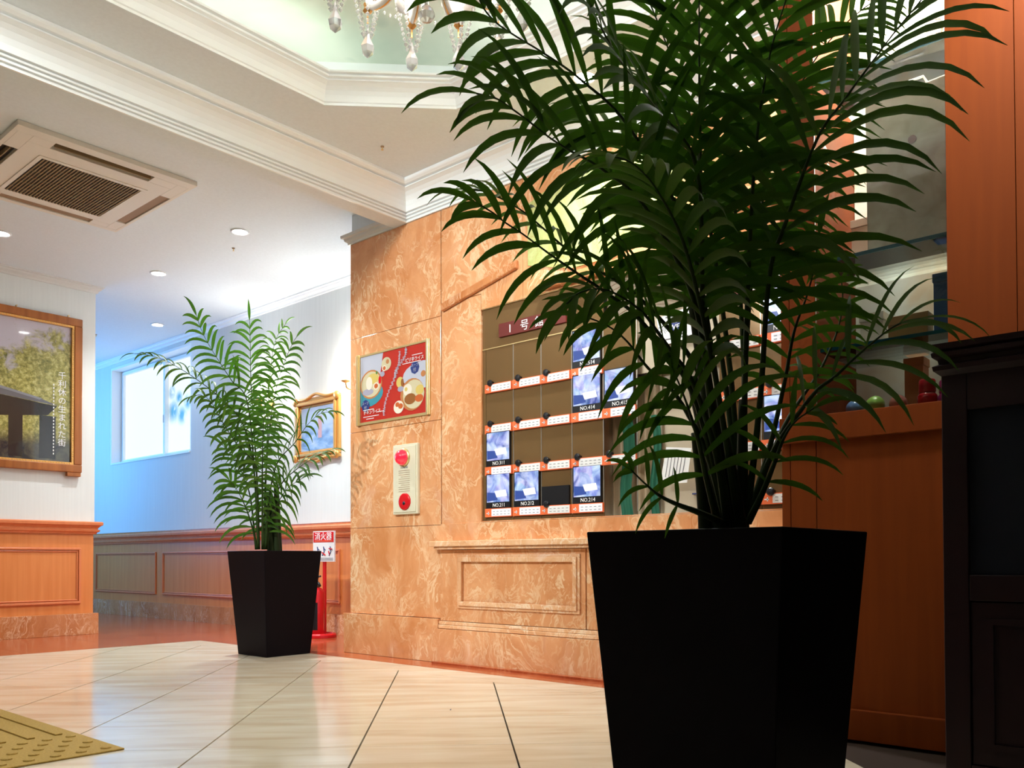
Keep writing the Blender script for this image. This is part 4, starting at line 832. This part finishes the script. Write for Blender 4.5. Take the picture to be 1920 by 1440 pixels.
def screen_mat(seed):
    m_ = mat('lit_room_photo', (0.02,0.02,0.03), 0.2); mp = N(m_, 'ShaderNodeMapping'); mp.inputs['Location'].default_value = (seed*3.1, seed*1.7, 0); g = N(m_, 'ShaderNodeNewGeometry'); link(m_, g.outputs['Position'], mp.inputs['Vector'])
    n1 = noise(m_, mp.outputs[0], 14, 3, 0.8); v2 = N(m_, 'ShaderNodeTexVoronoi'); v2.inputs['Scale'].default_value = 22; link(m_, mp.outputs[0], v2.inputs['Vector'])
    c = ramp(m_, n1, [(0.30,(0.05,0.10,0.36)),(0.42,(0.26,0.34,0.68)),(0.54,(0.50,0.58,0.88)),(0.70,(0.80,0.88,1.0))]); c = mix(m_, 0.25, c, v2.outputs['Color'], 'SOFT_LIGHT')
    b = m_.node_tree.nodes['Principled BSDF']; link(m_, c, b.inputs['Emission Color']); b.inputs['Emission Strength'].default_value = 0.55; return m_
SCM = [screen_mat(k+1) for k in range(3)]
bedm = mat('lit_white', (0.1,0.1,0.1), 0.3, emit=(0.95,0.98,1.0), es=0.55); navm = mat('lit_navy', (0.01,0.01,0.02), 0.3, emit=(0.04,0.09,0.36), es=0.5)
litcard = mat('lit_card', (0.75,0.75,0.78), 0.4, emit=(0.8,0.85,1.0), es=0.12)
def strip(y1, z, lit, tagc='orange', knob=True):
    y0 = y1-0.198
    s = MB().box(3.503, 3.5155, y0, y1-0.002, z, z+LH).obj('price_strip', M['orange'], bo)
    if lit or tagc != 'orange': s['label'] = 'price strip under a lit photo'
    MB().box(3.5015, 3.5028, y0+0.003, y1-0.052, z+0.004, z+LH-0.004).obj('price_card', litcard if lit else M['card'], s)
    q = MB()
    for r_ in range(2):
        for c_ in range(5): q.box(3.5006, 3.5013, y0+0.012+0.027*c_, y0+0.026+0.027*c_, z+0.013+0.015*r_, z+0.0155+0.015*r_)
    q.obj('price_print', M['ink'], s)
    MB().box(3.5022, 3.5028, y1-0.035, y1-0.014, z+0.018, z+0.023).box(3.5022, 3.5028, y1-0.031, y1-0.026, z+0.012, z+0.03).obj('tag_print', M['card'], s)
    if knob: MB().lathe([(0.018,0),(0.018,0.008),(0.013,0.012),(0.0,0.013)], (3.502, y1-0.045, z+LH+0.006), 12, (-1,0,0)).box(3.502,3.516,y1-0.060,y1-0.030,z+LH-0.004,z+LH+0.012).obj('knob', M['black'], s)
def screen(y1, z, num, mi):
    y0 = y1-0.198; zz = z+LH
    f = MB().box(3.503, 3.5155, y0+0.010, y1-0.012, zz+0.001, zz+0.192).obj('photo_screen', M['black'], bo)
    f['label'] = 'lit photo screen of a guest room, no %s' % num
    MB().box(3.5015, 3.5028, y0+0.015, y1-0.018, zz+0.034, zz+0.187).obj('lit_photo', SCM[mi], f)
    MB().add([(3.501, y1-0.09, zz+0.06),(3.501, y0+0.03, zz+0.065),(3.501, y0+0.04, zz+0.10),(3.501, y1-0.075, zz+0.095)], [(0,1,2,3)]).obj('photo_bed', bedm, f)
    MB().add([(3.5012, y1-0.02, zz+0.04),(3.5012, y1-0.10, zz+0.045),(3.5012, y1-0.085, zz+0.085),(3.5012, y1-0.02, zz+0.09)], [(0,1,2,3)]).obj('photo_sofa', navm, f)
    text('NO.'+num, 0.028, M['white_p'], f, 'caption', (3.5022, y1-0.060, zz+0.008), 'X')
SCR = {(3,0):'514',(3,1):'414',(4,1):'415',(0,2):'311',(0,3):'211',(1,3):'212',(3,3):'214'}
for k in range(5):
    for r_ in range(4):
        if (k == 4 and r_ in (0, 3)): continue
        lit = (k, r_) in SCR; strip(COLS[k], ROW[r_], lit, knob=not lit)
        if lit: screen(COLS[k], ROW[r_], SCR[(k, r_)], (k+r_) % 3)
MB().box(3.503, 3.5155, COLS[2]-0.19, COLS[2]-0.01, ROW[3]+LH+0.001, ROW[3]+LH+0.10).obj('dark_screen', M['black'], bo)
for k in range(2):
    for r_ in range(4):
        lit = (k == 1 and r_ in (0, 2)); strip(RC[k] if k == 0 else 1.638, ROW[r_], lit, knob=not lit)
        if lit: screen(1.638, ROW[r_], {0:'518',2:'318'}[r_], r_ % 3)
def plate(y0, y1, z0, z1, body, ys):
    p = MB().box(3.503, 3.5155, y0, y1, z0, z1).obj('number_plate', M['red_dark'], bo, bevel=0.001)
    for ch_, yy in zip(body, ys): text(ch_, 0.062, M['white_p'], p, 'plate_lettering', (3.5022, yy, z0+0.014), 'X')
plate(2.70, 3.166, 1.822, 1.896, '1号館', (3.098, 3.010, 2.906)); plate(1.44, 1.84, 1.762, 1.836, '2号館', (1.795, 1.700, 1.60))
# wifi notice and paper notice taped on the board
wn = thing('wifi_notice', (3.50, 2.08, 1.62), 'white free Wi-Fi notice with a navy round emblem, on the room board', 'notice')
def sheet(y1, z1, y0, z0, t, X=3.538): return polyX([(y1, z0), (y0, z0+t), (y0+0.012, z1+t), (y1+0.012, z1)], X, X+0.002, M['white_p'], 'sheet', wn)
polyX([(2.156,1.612),(1.972,1.632),(1.985,1.775),(2.178,1.748)], 3.538, 3.540, M['white_p'], 'sheet', wn)
MB().lathe([(0.034,0),(0.034,0.001),(0.0,0.0012)], (3.5375, 2.075, 1.690), 24, (-1,0,0)).obj('emblem', M['navy'], wn)
text('Wi', 0.036, M['white_p'], wn, 'lettering', (3.5358, 2.109, 1.678), 'X'); text('Fi', 0.036, M['white_p'], wn, 'lettering', (3.5358, 2.070, 1.678), 'X'); text('Free', 0.013, M['white_p'], wn, 'lettering', (3.5358, 2.075, 1.710), 'X', 'CENTER')
text('Wi-Fi', 0.022, M['ink'], wn, 'lettering', (3.537, 2.06, 1.737), 'X'); 
MB().box(3.5372,3.5379,2.145,2.168,1.682,1.686).box(3.5372,3.5379,2.150,2.163,1.664,1.668).box(3.5372,3.5379,2.1545,2.1585,1.668,1.682).box(3.5372,3.5379,2.145,2.168,1.700,1.703).box(3.5372,3.5379,2.166,2.168,1.686,1.700).box(3.5372,3.5379,2.145,2.147,1.686,1.700).obj('computer_symbol', M['ink'], wn)
for r_ in (0.014, 0.022, 0.030):
    MB().tube([(3.5375, 2.108+r_*math.cos(R(a)), 1.690+r_*math.sin(R(a))) for a in range(-45, 50, 15)], 0.0016, 4).obj('radio_wave', M['ink'], wn)
for k, (a, b, z) in enumerate(((2.13,2.07,1.741),(2.10,2.02,1.650),(2.135,2.01,1.636))): MB().box(3.5372,3.5379,b,a,z,z+0.006).obj('small_lettering', M['ink'], wn)
pn = thing('paper_notice', (3.55, 2.07, 0.96), 'leaning white paper notice with vertical handwriting, on the room board beside the curtain', 'notice')
polyX([(2.165,0.953),(2.020,0.953),(1.995,1.112),(2.130,1.128)], 3.538, 3.540, M['white_p'], 'sheet', pn)
for k in range(6):
    a = 2.115-0.018*k; MB().add([(3.5375,a+0.022,0.985),(3.5375,a+0.018,0.985),(3.5375,a-0.004,1.105-0.002*k),(3.5375,a,1.105-0.002*k)], [(0,1,2,3)]).obj('writing_line', M['ink'], pn)

# ------------------------------------------------------------------ showcase contents
for k, (z, lab) in enumerate(((1.325,'lowest glass shelf of the showcase, above the coloured balls'),(1.632,'middle glass shelf of the showcase, below the grey bag'),(2.262,'top glass shelf of the showcase, carrying glass ornaments'))):
    t = thing('glass_shelf', (3.1, 0.946, z-0.012), lab, 'shelf', 'glass shelves in the showcase')
    MB().box(2.945, 3.288, 0.7385, 1.1535, z-0.012, z).obj('shelf_pane', M['thin_glass'], t)
    MB().box(2.940, 2.9448, 0.7385, 1.1535, z-0.012, z).obj('shelf_edge', mat('teal_glass_edge', (0.01, 0.13, 0.20), 0.15), t)
def ball(y, x, r_, col, lab):
    t = thing('ball', (x, y, 1.09), lab, 'ball', 'coloured balls in the showcase')
    MB().lathe([(r_*math.sin(R(a)), 1.091+r_-r_*math.cos(R(a))) for a in range(0, 181, 15)], (x,y,0), 20).obj('shell', mat('ball_skin', col, 0.3, coat=0.5), t, smooth=True)
    MB().lathe([(0.004,0),(0.003,0.002),(0,0.003)], (x, y, 1.091+2*r_-0.001), 6).obj('valve', M['card'], t)
ball(1.075, 3.05, 0.031, (0.16,0.28,0.55), 'blue ball at the left end of the showcase floor'); ball(1.0, 3.03, 0.032, (0.36,0.62,0.12), 'lime green ball on the showcase floor'); ball(0.925, 3.03, 0.029, (0.75,0.28,0.22), 'pale pink ball on the showcase floor, beside the red jar')
for y, x, col, lab, s_ in ((0.822, 2.99, (0.62,0.01,0.02), 'red glass jar with a red lid at the right end of the showcase floor', 1.0), (0.775, 3.04, (0.62,0.05,0.28), 'magenta glass jar behind the red jar', 0.95)):
    t = thing('glass_jar', (x, y, 1.09), lab, 'jar', 'lidded jars in the showcase')
    MB().lathe([(0.022*s_,1.091),(0.030*s_,1.10),(0.031*s_,1.125),(0.024*s_,1.137)], (x,y,0), 20).obj('jar_body', mat('tinted_jar', col, 0.08, coat=1), t, smooth=True)
    MB().lathe([(0.024*s_,1.1375),(0.026*s_,1.14),(0.025*s_,1.175),(0.022*s_,1.18),(0,1.18)], (x,y,0), 20).obj('jar_lid', mat('jar_lid', col, 0.35), t, smooth=True)
bg = thing('shopping_bag', (3.07, 0.875, 1.633), 'large grey-beige bag with a small red mark on the middle glass shelf', 'bag')
def bagm():
    m_ = mat('grey_bag_paper', (0.3,0.27,0.2), 0.7); n1 = noise(m_, coords(m_), 12, 5, 0.5); base(m_, ramp(m_, n1, [(0.3,(0.25,0.22,0.15)),(0.7,(0.40,0.37,0.29))])); return m_
polyX([(1.018,1.634),(0.742,1.634),(0.742,2.180),(1.022,2.165)], 3.02, 3.14, bagm(), 'bag_body', bg, bevel=0.006)
MB().lathe([(0.014,0),(0.014,0.0012),(0,0.0014)], (3.0195,0.868,1.995), 14, (-1,0,0)).obj('red_mark', M['red_dark'], bg)
MB().tube([(3.06,0.95,2.165),(3.05,0.93,2.21),(3.05,0.84,2.21),(3.06,0.82,2.17)], 0.004, 6).obj('bag_handle', M['card'], bg)
for (y0, y1, z0, h, x, mt, lab) in ((0.75,0.835,1.3255,0.235,3.12,(0.03,0.09,0.25),'tall blue box standing in for a blurred reflection, on the lowest glass shelf'),(0.86,0.99,1.3255,0.12,3.14,(0.35,0.20,0.06),'ochre gift box on the lowest glass shelf'),(1.02,1.10,1.3255,0.16,3.18,(0.62,0.60,0.50),'cream gift box at the left end of the lowest glass shelf'),(0.893,0.955,1.0905,0.215,3.20,(0.62,0.22,0.06),'orange upright box at the back of the showcase floor'),(1.035,1.125,1.633,0.20,3.17,(0.60,0.44,0.32),'peach box on the middle glass shelf, left of the grey bag')):  # the blue box stands in for a blurred dark blue reflection
    t = thing('showcase_box', (x, (y0+y1)/2, z0), lab, 'box', 'boxes in the showcase'); mm = mat('box_card', mt, 0.5)
    MB().box(x, x+0.07, y0, y1, z0+0.0006, z0+h-0.03).obj('box_body', mm, t, bevel=0.002); MB().box(x-0.003, x+0.073, y0-0.003, y1+0.003, z0+h-0.0295, z0+h).obj('box_lid', mm, t, bevel=0.002)
for y, x, r_, lab in ((0.79,3.0,0.028,'clear heart-shaped glass ornament at the right end of the top shelf'),(0.93,3.06,0.022,'small clear glass ornament in the middle of the top shelf')):
    t = thing('glass_ornament', (x, y, 2.263), lab, 'ornament', 'glass ornaments in the showcase')
    MB().lathe([(0.02,2.2635),(0.02,2.270),(0.006,2.274),(0.006,2.285)], (x,y,0), 12).obj('foot', M['crystal'], t)
    MB().lathe([(0.001,2.286),(r_*0.7,2.30),(r_,2.325),(r_*0.8,2.35),(0.001,2.362)], (x,y,0), 7).obj('cut_stone', M['crystal'], t)

# ------------------------------------------------------------------ dark cabinet at the right edge
cb = thing('cabinet', (2.55, 0.06, 0), 'dark mahogany cabinet with moulded top and navy panels, at the right edge', 'cabinet')
CY = 0.574; CX = 2.2
MB().box(CX+0.016, 2.872, -0.5, CY-0.004, 0.06, 1.035).obj('carcass', M['cabinet'], cb)
MB().sweep([(2.872,CY),(CX,CY),(CX,-0.5)][::-1], [(0,1.03),(-0.0,1.03)]+[(0.006,1.035),(0.014,1.042),(0.016,1.052),(0.004,1.058),(0.006,1.068),(0.016,1.074),(0.018,1.083),(0.012,1.088),(0.02,1.092),(0.022,1.104),(0.0,1.104)]).obj('top_moulding', M['cabinet'], cb)
MB().box(CX-0.001, 2.872, -0.5, CY+0.001, 1.036, 1.1035).obj('worktop', M['cabinet'], cb)
MB().box(CX, CX+0.0155, CY-0.055, CY, 0.06, 1.035).obj('stile', M['cabinet'], cb, bevel=0.002); MB().box(CX, CX+0.0155, 0.05, 0.10, 0.06, 1.035).obj('stile', M['cabinet'], cb, bevel=0.002)
MB().box(CX, CX+0.0155, 0.1005, CY-0.0555, 0.945, 1.035).obj('rail', M['cabinet'], cb, bevel=0.002); MB().box(CX, CX+0.0155, 0.1005, CY-0.0555, 0.50, 0.56).obj('rail', M['cabinet'], cb, bevel=0.002); MB().box(CX, CX+0.0155, 0.1005, CY-0.0555, 0.06, 0.12).obj('rail', M['cabinet'], cb, bevel=0.002)
MB().box(CX+0.011, CX+0.0158, 0.1005, CY-0.0555, 0.5605, 0.9445).obj('upper_panel', M['cabinet_navy'], cb)
d_ = MB().box(CX+0.005, CX+0.0158, 0.102, CY-0.057, 0.122, 0.498).obj('door', M['cabinet'], cb, bevel=0.002)
MB().frameX(CX+0.005, 0.14, CY-0.09, 0.16, 0.46, 0.014, 0.006).obj('door_moulding', M['cabinet'], d_)
MB().lathe([(0.006,0),(0.006,0.012),(0.011,0.018),(0.0,0.024)], (CX+0.005, 0.125, 0.33), 10, (-1,0,0)).obj('door_knob', M['brass'], d_, smooth=True)
MB().box(CX+0.03, 2.872, -0.5, CY-0.01, 0.001, 0.0595).obj('plinth', M['cabinet'], cb)

# ------------------------------------------------------------------ tactile guide mat
mt_ = thing('tactile_mat', (0.5, 3.4, 0), 'mustard yellow rubber guide mat with raised studs, on the tiles at lower left', 'mat')
def matm():
    m_ = mat('mustard_rubber', (0.42,0.26,0.05), 0.75); n1 = noise(m_, coords(m_), 160, 3); base(m_, ramp(m_, n1, [(0.3,(0.33,0.20,0.035)),(0.7,(0.46,0.30,0.07))])); return m_
MM = matm(); MD = mat('mustard_dark', (0.24,0.14,0.02), 0.7)
MB().box(-0.4, 1.243, 2.722, 4.4, 0.0004, 0.006).obj('mat_sheet', MM, mt_, bevel=0.002)
for k in range(12):
    x = 1.187-0.087*k; MB().box(x-0.012, x+0.012, 3.09, 4.37, 0.0062, 0.0112).obj('guide_bar', MD if False else MM, mt_, bevel=0.002)
kk = 0
for i in range(14):
    for j in range(5):
        x, y = 1.203-0.075*i-(0.0375 if j % 2 else 0), 2.765+0.067*j
        if kk == 0: st0 = MB().lathe([(0.016,0.0),(0.015,0.0035),(0.010,0.005),(0.0,0.005)], (0,0,0), 12).obj('stud', MM, None, smooth=False); me_ = st0.data; st0.location = (x,y,0.0061); put(st0, mt_)
        else:
            s_ = bpy.data.objects.new('stud', me_); C.objects.link(s_); s_.location = (x,y,0.0061); put(s_, mt_)
        kk += 1
# small debris on the tiles
for x, y, a, lab in ((2.42, 2.45, 0.7, 'tiny dark scrap on the beige tiles in the middle foreground'),):
    t = MB().box(-0.010,0.010,-0.002,0.002,0.0006,0.0025).obj('floor_scrap', M['ink'], None); t.location = (x,y,0); t.rotation_euler = (0,0,a); tag(t, lab, 'scrap')
print('OBJECTS', len(bpy.data.objects))
